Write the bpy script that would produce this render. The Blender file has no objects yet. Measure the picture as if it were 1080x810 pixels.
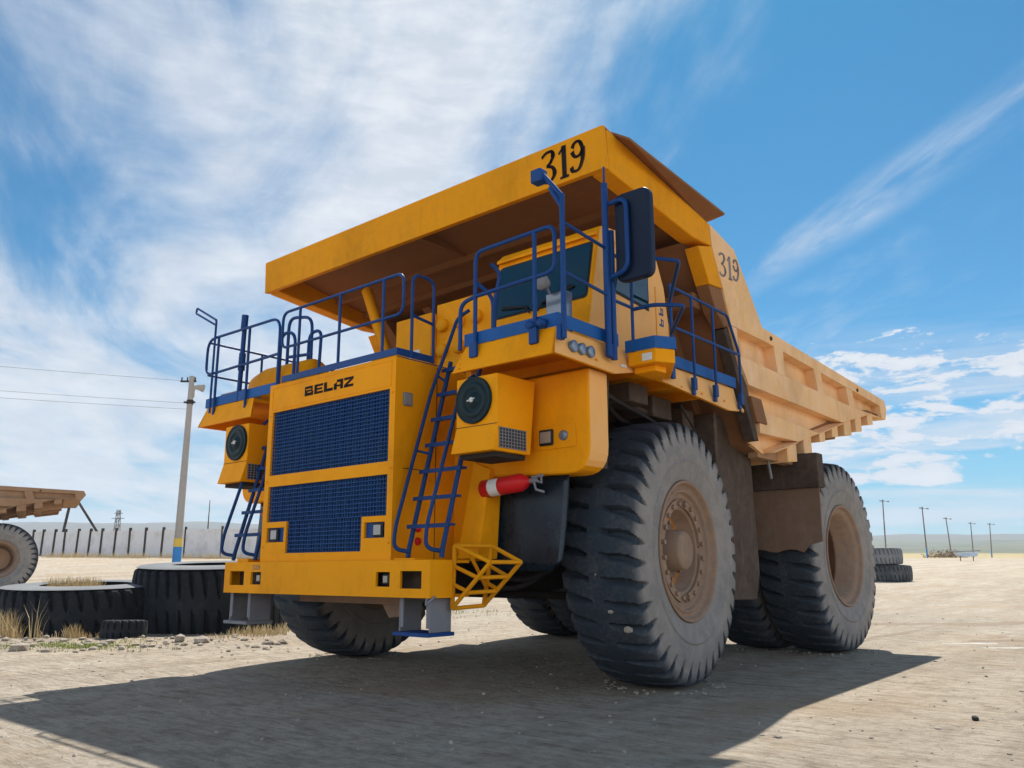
import bpy, bmesh, math, random
from mathutils import Vector, Matrix, noise
random.seed(7)
C = bpy.context.scene.collection
scene = bpy.context.scene
R = math.radians
# ------------------------------------------------------------------ materials
def nodes_of(name):
    m = bpy.data.materials.new(name); m.use_nodes = True
    nt = m.node_tree; b = nt.nodes['Principled BSDF']
    return m, nt, b
def nn(nt, t, **kw):
    n = nt.nodes.new(t)
    for k, v in kw.items():
        setattr(n, k, v)
    return n
def ramp(nt, src, stops):
    r = nn(nt, 'ShaderNodeValToRGB'); e = r.color_ramp.elements
    while len(e) < len(stops): e.new(0.5)
    for i, (p, c) in enumerate(stops):
        e[i].position = p
        e[i].color = c if len(c) == 4 else (*c, 1)
    nt.links.new(src, r.inputs[0]); return r.outputs[0]
def noise_tex(nt, scale, detail=6, rough=.6, vec=None, dist=0):
    t = nn(nt, 'ShaderNodeTexNoise'); t.inputs['Scale'].default_value = scale
    t.inputs['Detail'].default_value = detail; t.inputs['Roughness'].default_value = rough
    t.inputs['Distortion'].default_value = dist
    if vec is not None: nt.links.new(vec, t.inputs['Vector'])
    return t.outputs['Fac']
def mixc(nt, f, a, b, mode='MIX'):
    m = nn(nt, 'ShaderNodeMix', data_type='RGBA', blend_type=mode)
    for i, v in ((0, f), (6, a), (7, b)):
        if isinstance(v, (int, float)): m.inputs[i].default_value = v
        elif isinstance(v, (tuple, list)): m.inputs[i].default_value = (*v[:3], 1)
        else: nt.links.new(v, m.inputs[i])
    return m.outputs[2]
def mth(nt, op, a, b=0.0, c=0.0, clamp=False):
    m = nn(nt, 'ShaderNodeMath', operation=op, use_clamp=clamp)
    for i, v in ((0, a), (1, b), (2, c)):
        if isinstance(v, (int, float)): m.inputs[i].default_value = v
        else: nt.links.new(v, m.inputs[i])
    return m.outputs[0]
def objvec(nt, scale=None):
    tc = nn(nt, 'ShaderNodeTexCoord')
    if scale is None: return tc.outputs['Object']
    mp = nn(nt, 'ShaderNodeMapping'); mp.inputs['Scale'].default_value = scale
    nt.links.new(tc.outputs['Object'], mp.inputs['Vector']); return mp.outputs[0]
def bump(nt, b, h, strength=.3, dist=.02):
    n = nn(nt, 'ShaderNodeBump'); n.inputs['Strength'].default_value = strength
    n.inputs['Distance'].default_value = dist
    nt.links.new(h, n.inputs['Height']); nt.links.new(n.outputs[0], b.inputs['Normal'])
def paint(name, col, dust, dust_amt=.25, rough=.38, streak=True, dents=.3, spec=.2, side=0, sidecol=(.84, .52, .25)):
    """painted steel with patchy dust and thin run marks"""
    m, nt, b = nodes_of(name)
    v = objvec(nt); vs = objvec(nt, (5, 5, .6))
    n1 = noise_tex(nt, 1.3, 8, .65, v); n2 = noise_tex(nt, 9, 6, .7, v); n3 = noise_tex(nt, 2.2, 5, .7, vs)
    f = mth(nt, 'MULTIPLY', n1, n2); 
    d = ramp(nt, f, [(.16, (0, 0, 0)), (.42, (1, 1, 1))])
    s = ramp(nt, n3, [(.52, (0, 0, 0)), (.75, (1, 1, 1))])
    tot = mth(nt, 'ADD', mth(nt, 'MULTIPLY', d, dust_amt), mth(nt, 'MULTIPLY', s, dust_amt * (.6 if streak else 0)), clamp=True)
    base = mixc(nt, n1, tuple(c * .86 for c in col), tuple(min(1, c * 1.1) for c in col))
    colr = mixc(nt, tot, base, dust)
    colr = mixc(nt, 1.0, colr, ramp(nt, noise_tex(nt, .8, 9, .72, objvec(nt, (1, 1, .7))), [(.32, (.80, .78, .76)), (.5, (1, 1, 1)), (.75, (1.05, 1.05, 1.05))]), 'MULTIPLY')
    if side:        # ground bounce light and dust, painted on the faces that look outboard
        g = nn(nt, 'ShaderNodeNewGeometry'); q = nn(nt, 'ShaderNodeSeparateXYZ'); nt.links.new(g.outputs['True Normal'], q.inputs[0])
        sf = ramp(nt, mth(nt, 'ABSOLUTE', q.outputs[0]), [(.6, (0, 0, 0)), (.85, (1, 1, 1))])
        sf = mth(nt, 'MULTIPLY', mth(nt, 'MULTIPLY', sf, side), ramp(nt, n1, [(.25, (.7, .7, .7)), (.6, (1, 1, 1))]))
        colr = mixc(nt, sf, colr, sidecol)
    chip = ramp(nt, noise_tex(nt, 34, 4, .7, v), [(.73, (0, 0, 0)), (.76, (1, 1, 1))])
    colr = mixc(nt, mth(nt, 'MULTIPLY', chip, .55), colr, (.09, .05, .03))
    nt.links.new(colr, b.inputs['Base Color']); b.inputs['Specular IOR Level'].default_value = spec
    nt.links.new(mth(nt, 'ADD', rough, mth(nt, 'MULTIPLY', tot, .45), clamp=True), b.inputs['Roughness'])
    bump(nt, b, noise_tex(nt, 2.4, 3, .5, v), dents, .012)
    return m
M = {}
M['yellow'] = paint('yellow_paint', (.93, .345, .001), (.66, .30, .02), .24, .5, spec=.08)
M['yellowside'] = paint('yellow_paint_lit_dusty_sides', (.93, .345, .001), (.66, .30, .02), .26, .52, spec=.08, side=.62)
M['toeblue'] = paint('bright_blue_paint', (.003, .085, .31), (.06, .14, .26), .3, .5)
M['canopy'] = paint('old_yellow_paint', (.82, .32, .003), (.52, .24, .03), .45, .6, spec=.08)
M['body'] = paint('dusty_yellow_paint', (.88, .50, .20), (.82, .56, .36), .8, .75)
M['inner'] = paint('dusty_brown_steel', (.26, .115, .045), (.20, .115, .07), .6, .8)
M['darkbrown'] = paint('dirty_shaded_brown_steel', (.065, .044, .032), (.13, .095, .075), .8, .9)
M['blue'] = paint('blue_paint', (.0015, .046, .20), (.05, .10, .19), .25, .42)
M['navy'] = paint('navy_grille_paint', (.002, .05, .20), (.05, .11, .18), .35, .55)
M['core'] = paint('blue_radiator_core', (.002, .04, .13), (.07, .11, .13), .6, .6)
M['grey'] = paint('grey_galvanised_steel', (.20, .21, .23), (.28, .25, .22), .5, .6)
M['white'] = paint('white_paint', (.75, .75, .72), (.5, .45, .38), .3, .5)
M['red'] = paint('red_paint', (.62, .01, .015), (.4, .1, .06), .1, .3)
M['black'] = paint('black_plastic', (.012, .014, .018), (.12, .11, .1), .15, .4)
M['chassis'] = paint('greasy_chassis_steel', (.022, .02, .02), (.07, .055, .045), .5, .8)
M['decal'] = paint('black_stencil_paint', (.008, .009, .016), (.3, .17, .05), .15, .7, spec=.05)
M['ladderblue'] = paint('dark_blue_paint', (.0015, .036, .15), (.05, .09, .15), .3, .5)
M['decalgrey'] = paint('faded_stencil_paint', (.19, .18, .2), (.5, .36, .24), .55, .7)
def rubber():
    m, nt, b = nodes_of('dusty_tyre_rubber')
    v = objvec(nt); sp = nn(nt, 'ShaderNodeSeparateXYZ'); nt.links.new(v, sp.inputs[0])
    r = mth(nt, 'SQRT', mth(nt, 'ADD', mth(nt, 'MULTIPLY', sp.outputs[1], sp.outputs[1]), mth(nt, 'MULTIPLY', sp.outputs[2], sp.outputs[2])))
    ax = mth(nt, 'ABSOLUTE', sp.outputs[0])
    wall = mth(nt, 'MULTIPLY', ramp(nt, mth(nt, 'MULTIPLY', r, .5), [(.675, (1, 1, 1)), (.735, (.08, .08, .08))]), ramp(nt, ax, [(.3, (0, 0, 0)), (.4, (1, 1, 1))]))
    n1 = noise_tex(nt, 3.5, 8, .7, v); n2 = noise_tex(nt, 22, 6, .7, v)
    patch = ramp(nt, n1, [(.22, (.62, .62, .62)), (.6, (1, 1, 1))])
    f = mth(nt, 'MULTIPLY', mth(nt, 'MULTIPLY', wall, .92), patch)
    light = ramp(nt, mth(nt, 'MULTIPLY', n1, n2), [(.22, (0, 0, 0)), (.5, (.5, .5, .5))])
    f = mth(nt, 'ADD', f, mth(nt, 'MULTIPLY', light, .5), clamp=True)
    ga = nn(nt, 'ShaderNodeAttribute', attribute_name='groove')
    f = mth(nt, 'MULTIPLY', f, mth(nt, 'SUBTRACT', 1, mth(nt, 'MULTIPLY', ga.outputs['Fac'], 1.0)))
    col = mixc(nt, f, (.026, .036, .048), (.28, .25, .22))
    nt.links.new(col, b.inputs['Base Color']); b.inputs['Roughness'].default_value = .85; b.inputs['Specular IOR Level'].default_value = .3
    bump(nt, b, n2, .25, .012)
    return m
M['rubber'] = rubber()
M['oldrubber'] = paint('weathered_black_rubber', (.009, .013, .018), (.11, .11, .11), .22, .75)
M['greyrubber'] = paint('dusty_grey_rubber', (.05, .055, .06), (.2, .19, .18), .6, .85)
M['rubbertop'] = paint('pale_grey_rubber', (.17, .18, .19), (.27, .26, .24), .6, .85)  # paler rubber for upward sidewalls and the top tyre of the stack
M['flap'] = paint('dark_rubber_sheet', (.002, .012, .022), (.02, .03, .035), .3, .22, spec=.35, dents=.6)
M['mirrorback'] = paint('dark_blue_mirror_shell', (.002, .010, .032), (.02, .03, .05), .2, .4)
M['rim'] = paint('dusty_wheel_steel', (.33, .21, .135), (.20, .15, .115), .7, .7)
M['hub'] = paint('dusty_orange_steel', (.42, .23, .11), (.28, .21, .15), .7, .7)
M['cavity'] = paint('orange_hub_steel', (.55, .21, .04), (.3, .16, .08), .5, .6)
M['flaprust'] = paint('dusty_flap_rubber', (.21, .125, .08), (.26, .18, .13), .7, .9)
M['dust_truck'] = paint('sandy_brown_paint', (.36, .20, .10), (.34, .24, .17), .6, .8)
M['concrete'] = paint('weathered_concrete', (.42, .38, .33), (.3, .27, .24), .5, .9)
M['panel'] = paint('whitewashed_concrete', (.74, .72, .70), (.42, .38, .33), .35, .9)
M['wood'] = paint('tarred_wood', (.045, .035, .03), (.12, .1, .08), .4, .9)
M['greywood'] = paint('greyed_wood', (.16, .13, .11), (.3, .27, .24), .5, .9)
M['bandyellow'] = paint('pole_yellow_paint', (.75, .5, .06), (.5, .4, .25), .3, .6)
M['bandblue'] = paint('pole_blue_paint', (.03, .22, .55), (.3, .35, .4), .2, .6)
M['boat'] = paint('pale_blue_paint', (.5, .6, .7), (.5, .5, .5), .3, .6)
def glass(name, col, rough=.04, spec=.8, coat=.6):
    m, nt, b = nodes_of(name)
    b.inputs['Base Color'].default_value = (*col, 1); b.inputs['Roughness'].default_value = rough
    b.inputs['Specular IOR Level'].default_value = spec; b.inputs['Coat Weight'].default_value = coat
    b.inputs['Coat Roughness'].default_value = .02
    return m
M['glass'] = glass('dark_cab_glass', (.004, .028, .044), .04, .8, 0)
M['lens'] = glass('headlamp_lens', (.26, .24, .2), .2)
M['lensgrey'] = glass('grey_lamp_lens', (.10, .13, .18), .2)
M['filter'] = paint('black_filter_cover', (.002, .016, .02), (.01, .03, .035), .15, .45)
def ground_mat():
    m, nt, b = nodes_of('dry_packed_dirt')
    tc = nn(nt, 'ShaderNodeTexCoord'); P = tc.outputs['Object']
    mp = nn(nt, 'ShaderNodeMapping'); mp.inputs['Rotation'].default_value = (0, 0, R(-32)); mp.inputs['Scale'].default_value = (1, .16, 1)
    nt.links.new(P, mp.inputs[0])
    big = noise_tex(nt, .09, 6, .6, P); mid = noise_tex(nt, .7, 8, .62, mp.outputs[0]); fine = noise_tex(nt, 11, 8, .75, P)
    mp2 = nn(nt, 'ShaderNodeMapping'); mp2.inputs['Rotation'].default_value = (0, 0, R(-41)); mp2.inputs['Scale'].default_value = (1.2, 7, 1)
    nt.links.new(P, mp2.inputs[0])
    rip = noise_tex(nt, 1.6, 5, .7, mp2.outputs[0], .5); grit = noise_tex(nt, 55, 3, .8, P)
    c = ramp(nt, mid, [(.3, (.34, .275, .20)), (.5, (.42, .355, .27)), (.7, (.50, .435, .34))])
    c = mixc(nt, mth(nt, 'MULTIPLY', ramp(nt, big, [(.4, (0, 0, 0)), (.65, (1, 1, 1))]), .45), c, (.38, .345, .285))
    dark = ramp(nt, noise_tex(nt, .55, 8, .7, mp.outputs[0], .8), [(.60, (0, 0, 0)), (.68, (1, 1, 1))])
    c = mixc(nt, mth(nt, 'MULTIPLY', dark, .5), c, (.21, .15, .10))
    pale = ramp(nt, noise_tex(nt, .38, 8, .7, mp2.outputs[0], .8), [(.66, (0, 0, 0)), (.72, (1, 1, 1))])
    c = mixc(nt, mth(nt, 'MULTIPLY', pale, .6), c, (.56, .53, .48))
    c = mixc(nt, ramp(nt, fine, [(.3, (.75, .75, .75)), (.5, (0, 0, 0))]), c, (.22, .18, .135))
    c = mixc(nt, 1.0, c, ramp(nt, rip, [(.32, (.70, .67, .64)), (.5, (1, 1, 1)), (.7, (1.16, 1.15, 1.14))]), 'MULTIPLY')
    c = mixc(nt, 1.0, c, ramp(nt, noise_tex(nt, 3.1, 8, .75, P), [(.34, (.70, .67, .64)), (.5, (1, 1, 1)), (.72, (1.1, 1.1, 1.1))]), 'MULTIPLY')
    sp = ramp(nt, grit, [(.68, (0, 0, 0)), (.74, (1, 1, 1))])
    c = mixc(nt, mth(nt, 'MULTIPLY', sp, .45), c, (.52, .48, .42))
    sx = nn(nt, 'ShaderNodeSeparateXYZ'); nt.links.new(P, sx.inputs[0])
    def edge(v, a, bb):
        mr = nn(nt, 'ShaderNodeMapRange', interpolation_type='SMOOTHSTEP'); mr.inputs[1].default_value = a; mr.inputs[2].default_value = bb
        nt.links.new(v, mr.inputs[0]); return mr.outputs[0]
    # ochre patches of damp soil, and a dried pale puddle with dark rims by the rear wheel
    och = ramp(nt, noise_tex(nt, .33, 7, .65, P, .4), [(.52, (0, 0, 0)), (.66, (1, 1, 1))])
    c = mixc(nt, mth(nt, 'MULTIPLY', och, .45), c, (.36, .25, .145))
    def patch(cx_, cy_, ang, lx, ly, col, amt, sc):
        m_ = nn(nt, 'ShaderNodeMapping', vector_type='TEXTURE'); m_.inputs['Location'].default_value = (cx_, cy_, 0); m_.inputs['Rotation'].default_value = (0, 0, ang); m_.inputs['Scale'].default_value = (lx, ly, 1)
        nt.links.new(P, m_.inputs[0]); l_ = nn(nt, 'ShaderNodeVectorMath', operation='LENGTH'); nt.links.new(m_.outputs[0], l_.inputs[0])
        d_ = mth(nt, 'ADD', l_.outputs['Value'], mth(nt, 'MULTIPLY', mth(nt, 'SUBTRACT', noise_tex(nt, sc, 7, .7, P), .5), 3.2))
        return mixc(nt, mth(nt, 'MULTIPLY', mth(nt, 'SUBTRACT', 1, edge(d_, .55, .8)), amt), c, col)
    c = patch(4.9, 9.6, R(41), 1.9, .5, (.24, .175, .12), .6, 1.4)
    c = patch(2.8, 14.2, R(41), 6.0, .8, (.26, .19, .13), .6, 1.1)
    c = patch(4.2, 8.45, R(40), .7, .12, (.62, .60, .56), .9, 2.2)
    c = patch(4.85, 7.85, R(40), .8, .13, (.62, .60, .56), .9, 2.6)
    # far zones: dry grass, then green steppe, then bare blue-grey hill tops
    gx = nn(nt, 'ShaderNodeVectorMath', operation='DISTANCE'); nt.links.new(P, gx.inputs[0]); gx.inputs[1].default_value = (8, -9, 0)
    dist = gx.outputs['Value']
    wob = mth(nt, 'MULTIPLY', mth(nt, 'SUBTRACT', noise_tex(nt, .018, 5, .6, P), .5), 160)
    dd = mth(nt, 'ADD', dist, wob)
    gn = noise_tex(nt, .12, 6, .7, P)
    dry = ramp(nt, gn, [(.35, (.27, .20, .10)), (.55, (.42, .34, .17)), (.7, (.28, .27, .11))])
    c = mixc(nt, edge(dd, 150, 185), c, dry)
    gn2 = noise_tex(nt, .004, 8, .6, P)
    steppe = ramp(nt, gn2, [(.35, (.07, .095, .045)), (.5, (.14, .14, .08)), (.68, (.045, .06, .035))])
    c = mixc(nt, edge(dd, 420, 900), c, steppe)
    hill = ramp(nt, noise_tex(nt, .0035, 9, .62, P), [(.36, (.07, .075, .055)), (.5, (.13, .115, .085)), (.68, (.08, .09, .06))])
    c = mixc(nt, edge(sx.outputs[2], 60, 105), c, hill)
    nt.links.new(c, b.inputs['Base Color']); b.inputs['Roughness'].default_value = .95
    b.inputs['Specular IOR Level'].default_value = .15
    near = mth(nt, 'SUBTRACT', 1, edge(dist, 30, 120))
    h = mth(nt, 'MULTIPLY', mth(nt, 'ADD', mth(nt, 'ADD', mth(nt, 'MULTIPLY', rip, .55), mth(nt, 'MULTIPLY', fine, .5)), mth(nt, 'MULTIPLY', grit, .18)), near)
    bump(nt, b, h, 1.0, .085)
    return m
M['ground'] = ground_mat()
def simple(name, c1, c2, scale=8, rough=.9):
    m, nt, b = nodes_of(name)
    nt.links.new(ramp(nt, noise_tex(nt, scale, 6, .7, objvec(nt)), [(.3, c1), (.7, c2)]), b.inputs['Base Color'])
    b.inputs['Roughness'].default_value = rough
    return m
M['stone'] = simple('grey_stone', (.16, .13, .10), (.44, .38, .30), 5)
M['drygrass'] = simple('dry_grass', (.42, .30, .14), (.62, .50, .28), 3)
M['greengrass'] = simple('green_grass', (.22, .27, .05), (.36, .40, .12), 3)
M['shrub'] = simple('brown_shrub', (.14, .08, .05), (.26, .16, .1), 3)
# ------------------------------------------------------------------ mesh helpers
class MB:
    def __init__(s): s.v = []; s.f = []; s.mi = []; s.cur = 0; s.smooth = set()
    def add(s, vs, fs, smooth=False):
        o = len(s.v); s.v += [tuple(v) for v in vs]
        for f in fs:
            if smooth: s.smooth.add(len(s.f))
            s.f.append(tuple(i + o for i in f)); s.mi.append(s.cur)
        return s
    def box(s, x0, x1, y0, y1, z0, z1):
        v = [(x, y, z) for x in (x0, x1) for y in (y0, y1) for z in (z0, z1)]
        return s.add(v, [(0, 1, 3, 2), (4, 6, 7, 5), (0, 4, 5, 1), (2, 3, 7, 6), (0, 2, 6, 4), (1, 5, 7, 3)])
    def hexa(s, a, b):
        """a, b: two quads of 4 points each, joined"""
        return s.add(list(a) + list(b), [(3, 2, 1, 0), (4, 5, 6, 7), (0, 1, 5, 4), (1, 2, 6, 5), (2, 3, 7, 6), (3, 0, 4, 7)])
    def prism(s, poly, axis, a, b):
        """poly in the two other axes (cyclic order kept), a/b numbers or functions of the point"""
        n = len(poly); out = []
        for w in (a, b):
            for p in poly:
                q = w(p) if callable(w) else w
                if axis == 'x': out.append((q, p[0], p[1]))
                elif axis == 'y': out.append((p[0], q, p[1]))
                else: out.append((p[0], p[1], q))
        fs = [tuple(range(n))[::-1], tuple(range(n, 2 * n))]
        fs += [(i, (i + 1) % n, n + (i + 1) % n, n + i) for i in range(n)]
        return s.add(out, fs)
    def tube(s, pts, r, n=8, closed=False, caps=True):
        pts = [Vector(p) for p in pts]; N = len(pts)
        rr = r if isinstance(r, (list, tuple)) else [r] * N
        up = None; rings = []
        for i in range(N):
            if closed: t = (pts[(i + 1) % N] - pts[i - 1])
            else: t = pts[min(i + 1, N - 1)] - pts[max(i - 1, 0)]
            t.normalize()
            if up is None: up = t.orthogonal().normalized()
            up = (up - t * up.dot(t))
            if up.length < 1e-6: up = t.orthogonal()
            up.normalize(); sd = t.cross(up)
            rings.append([pts[i] + (up * math.cos(2 * math.pi * k / n) + sd * math.sin(2 * math.pi * k / n)) * rr[i] for k in range(n)])
        v = [p for q in rings for p in q]; f = []
        for i in range(N if closed else N - 1):
            a = i * n; b = ((i + 1) % N) * n
            f += [(a + k, a + (k + 1) % n, b + (k + 1) % n, b + k) for k in range(n)]
        s.add(v, f, True)
        if caps and not closed:
            s.add(rings[0], [tuple(range(n))[::-1]]); s.add(rings[-1], [tuple(range(n))])
        return s
    def lathe(s, prof, c, axis='x', n=48, smooth=True, a0=0, a1=2 * math.pi):
        """prof: (axial, radius) list"""
        c = Vector(c); v = []; full = abs(a1 - a0 - 2 * math.pi) < 1e-6; m = n if full else n + 1
        for (t, r) in prof:
            for k in range(m):
                a = a0 + (a1 - a0) * k / n; u, w = math.cos(a) * r, math.sin(a) * r
                d = (t, u, w) if axis == 'x' else ((u, t, w) if axis == 'y' else (u, w, t))
                v.append(c + Vector(d))
        f = []
        for i in range(len(prof) - 1):
            for k in range(n):
                k2 = (k + 1) % m
                f.append((i * m + k, i * m + k2, (i + 1) * m + k2, (i + 1) * m + k))
        return s.add(v, f, smooth)
    def build(s, name, mat, parent=None, bev=0, mats=None, loc=None, recalc=True):
        me = bpy.data.meshes.new(name); me.from_pydata(s.v, [], s.f)
        for mm in (mats or [mat]): me.materials.append(mm)
        for i, p in enumerate(me.polygons):
            p.material_index = s.mi[i]; p.use_smooth = i in s.smooth
        if recalc:
            bm = bmesh.new(); bm.from_mesh(me); bmesh.ops.recalc_face_normals(bm, faces=bm.faces); bm.to_mesh(me); bm.free()
        o = bpy.data.objects.new(name, me); C.objects.link(o)
        if loc: o.location = loc
        if parent: o.parent = parent
        if bev:
            b = o.modifiers.new('bevel', 'BEVEL'); b.width = bev; b.segments = 2; b.limit_method = 'ANGLE'; b.angle_limit = R(35)
            b.harden_normals = False
        return o
def fillet(pts, r, n=5, closed=False):
    pts = [Vector(p) for p in pts]; out = []; N = len(pts)
    for i, p in enumerate(pts):
        if not closed and i in (0, N - 1): out.append(p); continue
        a = pts[i - 1] - p; b = pts[(i + 1) % N] - p
        d = min(r, a.length * .49, b.length * .49); A = p + a.normalized() * d; B = p + b.normalized() * d
        for k in range(n + 1):
            t = k / n; out.append(A * (1 - t) ** 2 + p * 2 * t * (1 - t) + B * t * t)
    return out
def thing(name, label, cat, loc=(0, 0, 0), rz=0, group=None):
    o = bpy.data.objects.new(name, None); C.objects.link(o); o.location = loc; o.rotation_euler = (0, 0, rz)
    o.empty_display_size = .5
    return tag(o, label, cat, group)
def tag(o, label=None, cat=None, group=None, kind=None):
    if label: o['label'] = label
    if cat: o['category'] = cat
    if group: o['group'] = group
    if kind: o['kind'] = kind
    return o
# ------------------------------------------------------------------ lettering
DIG = {'3': [[(.05, .86), (.25, .97), (.55, .97), (.62, .80), (.45, .60), (.28, .54)], [(.28, .54), (.58, .46), (.68, .25), (.5, .06), (.25, .02), (.04, .14)]],
       '1': [[(.12, .78), (.36, .95)], [(.36, .98), (.36, .02)], [(.16, .02), (.56, .02)]],
       '9': [[(.62, .72), (.5, .95), (.25, .95), (.1, .72), (.25, .48), (.5, .5), (.64, .68)], [(.64, .72), (.62, .35), (.42, .06), (.12, .08), (.08, .22)]]}
def stroke(mb, pts, w0, w1, to3, gap=None):
    P = fillet([Vector((x, y, 0)) for x, y in pts], .16, 6)
    # resample
    L = [0]
    for i in range(1, len(P)): L.append(L[-1] + (P[i] - P[i - 1]).length)
    for i in range(len(P) - 1):
        t = P[i + 1] - P[i]
        if t.length < 1e-5: continue
        u = (L[i] + L[i + 1]) / 2 / L[-1]
        if gap and abs(u - gap) < .045: continue
        d = t.normalized(); n = Vector((-d.y, d.x, 0))
        wa = w0 + (w1 - w0) * (1 - abs(d.x)); h = n * wa / 2; e = d * .012
        mb.add([to3(q) for q in (P[i] - h - e, P[i + 1] - h + e, P[i + 1] + h + e, P[i] + h - e)], [(0, 1, 2, 3)])
def number319(mb, to3):
    x = 0
    for ch in '319':
        for k, s in enumerate(DIG[ch]):
            w = (.09, .22) if ch != '1' or k == 1 else (.08, .12)
            stroke(mb, s, w[0], w[1], lambda q, x=x: to3((q.x + x) / 2.2, q.y), gap=.5 if ch == '9' and k == 0 else None)
        x += .62 if ch == '1' else .76
# ------------------------------------------------------------------ tyre
def tyre_mesh(name, Rr=1.53, hw=.477, pitches=38, sub=16, deep=.085, mat=None, s=-.76, rw=1.0):
    half = [(.385, .795), (.44, .82), (.47, .90), (.488, .99), (.497, 1.02), (.512, 1.04), (.496, 1.06), (.503, 1.10), (.503, 1.18), (.497, 1.235), (.492, 1.26), (.486, 1.29), (.480, 1.32), (.476, 1.35), (.472, 1.38), (.468, 1.41), (.463, 1.435), (.455, 1.46), (.445, 1.478), (.43, 1.49),
            (.39, 1.500), (.35, 1.508), (.30, 1.514), (.25, 1.519), (.20, 1.523), (.15, 1.526), (.11, 1.528), (.07, 1.529), (0, 1.53)]
    prof = [(-a, r) for a, r in half] + [(a, r) for a, r in half[::-1][1:]]
    prof = [(a / .503 * hw, r / 1.53 * Rr) for a, r in prof]
    N = pitches * sub; v = []; gv = []; K = Rr / 1.53
    for (a, r) in prof:
        t = abs(a) / hw
        for k in range(N):
            th = 2 * math.pi * k / N
            dp = 0
            rr = r / K
            if rr > 1.24:
                side = .5 if a > 0 else 0
                inner = min(1, max(0, (t - .14) / .10))           # groove fades out at the centre rib
                down = min(1, max(0, (rr - 1.24) / .06)) if rr < 1.44 else 1
                ph = (k / sub + side + s * (a / hw) + math.copysign(.09, s) * math.sin(a / hw * 6.28)) % 1.0
                w = .085 + .15 * max(0, min(1, (t - .25) / .6))
                if rr < 1.46: w *= max(.18, (rr - 1.21) / .25) ** .7
                d = abs(ph - .5)
                g = min(1, max(0, (w - d) / .05))
                dp = deep * inner * down * g
                # thin tie groove round the tread at two-thirds width
                if .60 < t < .66 and rr > 1.5: dp = max(dp, deep * .12)
            # block chipping
            gv.append(min(1, dp / (deep * .5)))
            nz = noise.noise(Vector((a * 6, math.cos(th) * 9, math.sin(th) * 9))) * .006
            if rr > 1.40: r2 = r - dp + nz; a2 = a
            else:
                r2 = r; a2 = a - math.copysign(dp * .8, a) if a else a
            v.append((a2, math.cos(th) * r2, math.sin(th) * r2))
    f = []
    for i in range(len(prof) - 1):
        for k in range(N):
            k2 = (k + 1) % N
            f.append((i * N + k, i * N + k2, (i + 1) * N + k2, (i + 1) * N + k))
    me = bpy.data.meshes.new(name); me.from_pydata(v, [], f)
    bm = bmesh.new(); bm.from_mesh(me); bmesh.ops.recalc_face_normals(bm, faces=bm.faces)
    for e in bm.edges:
        if len(e.link_faces) == 2 and e.calc_face_angle(0) > R(38): e.smooth = False
    for q in bm.faces: q.smooth = True
    bm.to_mesh(me); bm.free()
    at_ = me.attributes.new('groove', 'FLOAT', 'POINT'); at_.data.foreach_set('value', gv)
    me.materials.append(mat or M['rubber'])
    return me
TY = tyre_mesh('tyre')
def front_rim():
    mb = MB()
    mb.lathe([(.385, .80), (.43, .815), (.445, .80), (.43, .775), (.40, .765), (.37, .74), (.36, .715), (.385, .705), (.39, .685), (.36, .67), (.33, .66), (.33, .64), (.345, .63), (.345, .615), (.31, .605), (.31, .48), (.29, .47), (.10, .45), (.08, .2)], (0, 0, 0), n=64)
    mb.lathe([(-.385, .80), (-.43, .81), (-.40, .75), (-.2, .7), (-.15, .1)], (0, 0, 0), n=48)
    return mb
def hub_front():
    mb = MB()
    for k in range(12):                         # clamps and nuts on the bolt circle
        if k % 3 == 0: continue
        a = 2 * math.pi * k / 12
    for k in range(20):
        a = 2 * math.pi * (k + .5) / 20; c = (.335, math.cos(a) * .545, math.sin(a) * .545)
        mb.tube([(.305, c[1], c[2]), (.375, c[1], c[2])], .028, 6)
        mb.tube([(.305, c[1], c[2]), (.33, c[1], c[2])], .05, 10)
    for k in range(4):
        a0 = math.pi / 2 * k + .18
        mb.lathe([(.31, .50), (.345, .50), (.345, .59), (.31, .59)], (0, 0, 0), n=10, smooth=False, a0=a0, a1=a0 + 1.2)
    return mb
def hubcap_front():
    mb = MB()
    mb.lathe([(.09, .27), (.12, .25), (.18, .24), (.36, .225), (.385, .20), (.385, .10), (.385, .001)], (0, 0, 0), n=40)
    for k in range(8):
        a = 2 * math.pi * k / 8; mb.tube([(.15, math.cos(a) * .33, math.sin(a) * .33), (.2, math.cos(a) * .33, math.sin(a) * .33)], .022, 6)
    return mb
def rear_rim():
    mb = MB()
    mb.lathe([(.385, .80), (.43, .815), (.445, .80), (.43, .775), (.40, .765), (.37, .74), (.375, .71), (.35, .69), (.33, .66), (.25, .645), (.24, .63), (.08, .62), (.08, .60), (.02, .60), (.02, .612), (-.30, .60), (-.33, .585), (-.33, .001)], (0, 0, 0), n=64)
    mb.lathe([(-.385, .80), (-.43, .81), (-.40, .75), (-.35, .7)], (0, 0, 0), n=48)
    return mb
def rear_hub():
    mb = MB()
    mb.lathe([(-.32, .50), (-.25, .49), (-.22, .42), (-.22, .001)], (0, 0, 0), n=40)
    for k in range(16):
        a = 2 * math.pi * k / 16; mb.tube([(-.25, math.cos(a) * .455, math.sin(a) * .455), (-.18, math.cos(a) * .455, math.sin(a) * .455)], .022, 6)
    return mb
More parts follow.
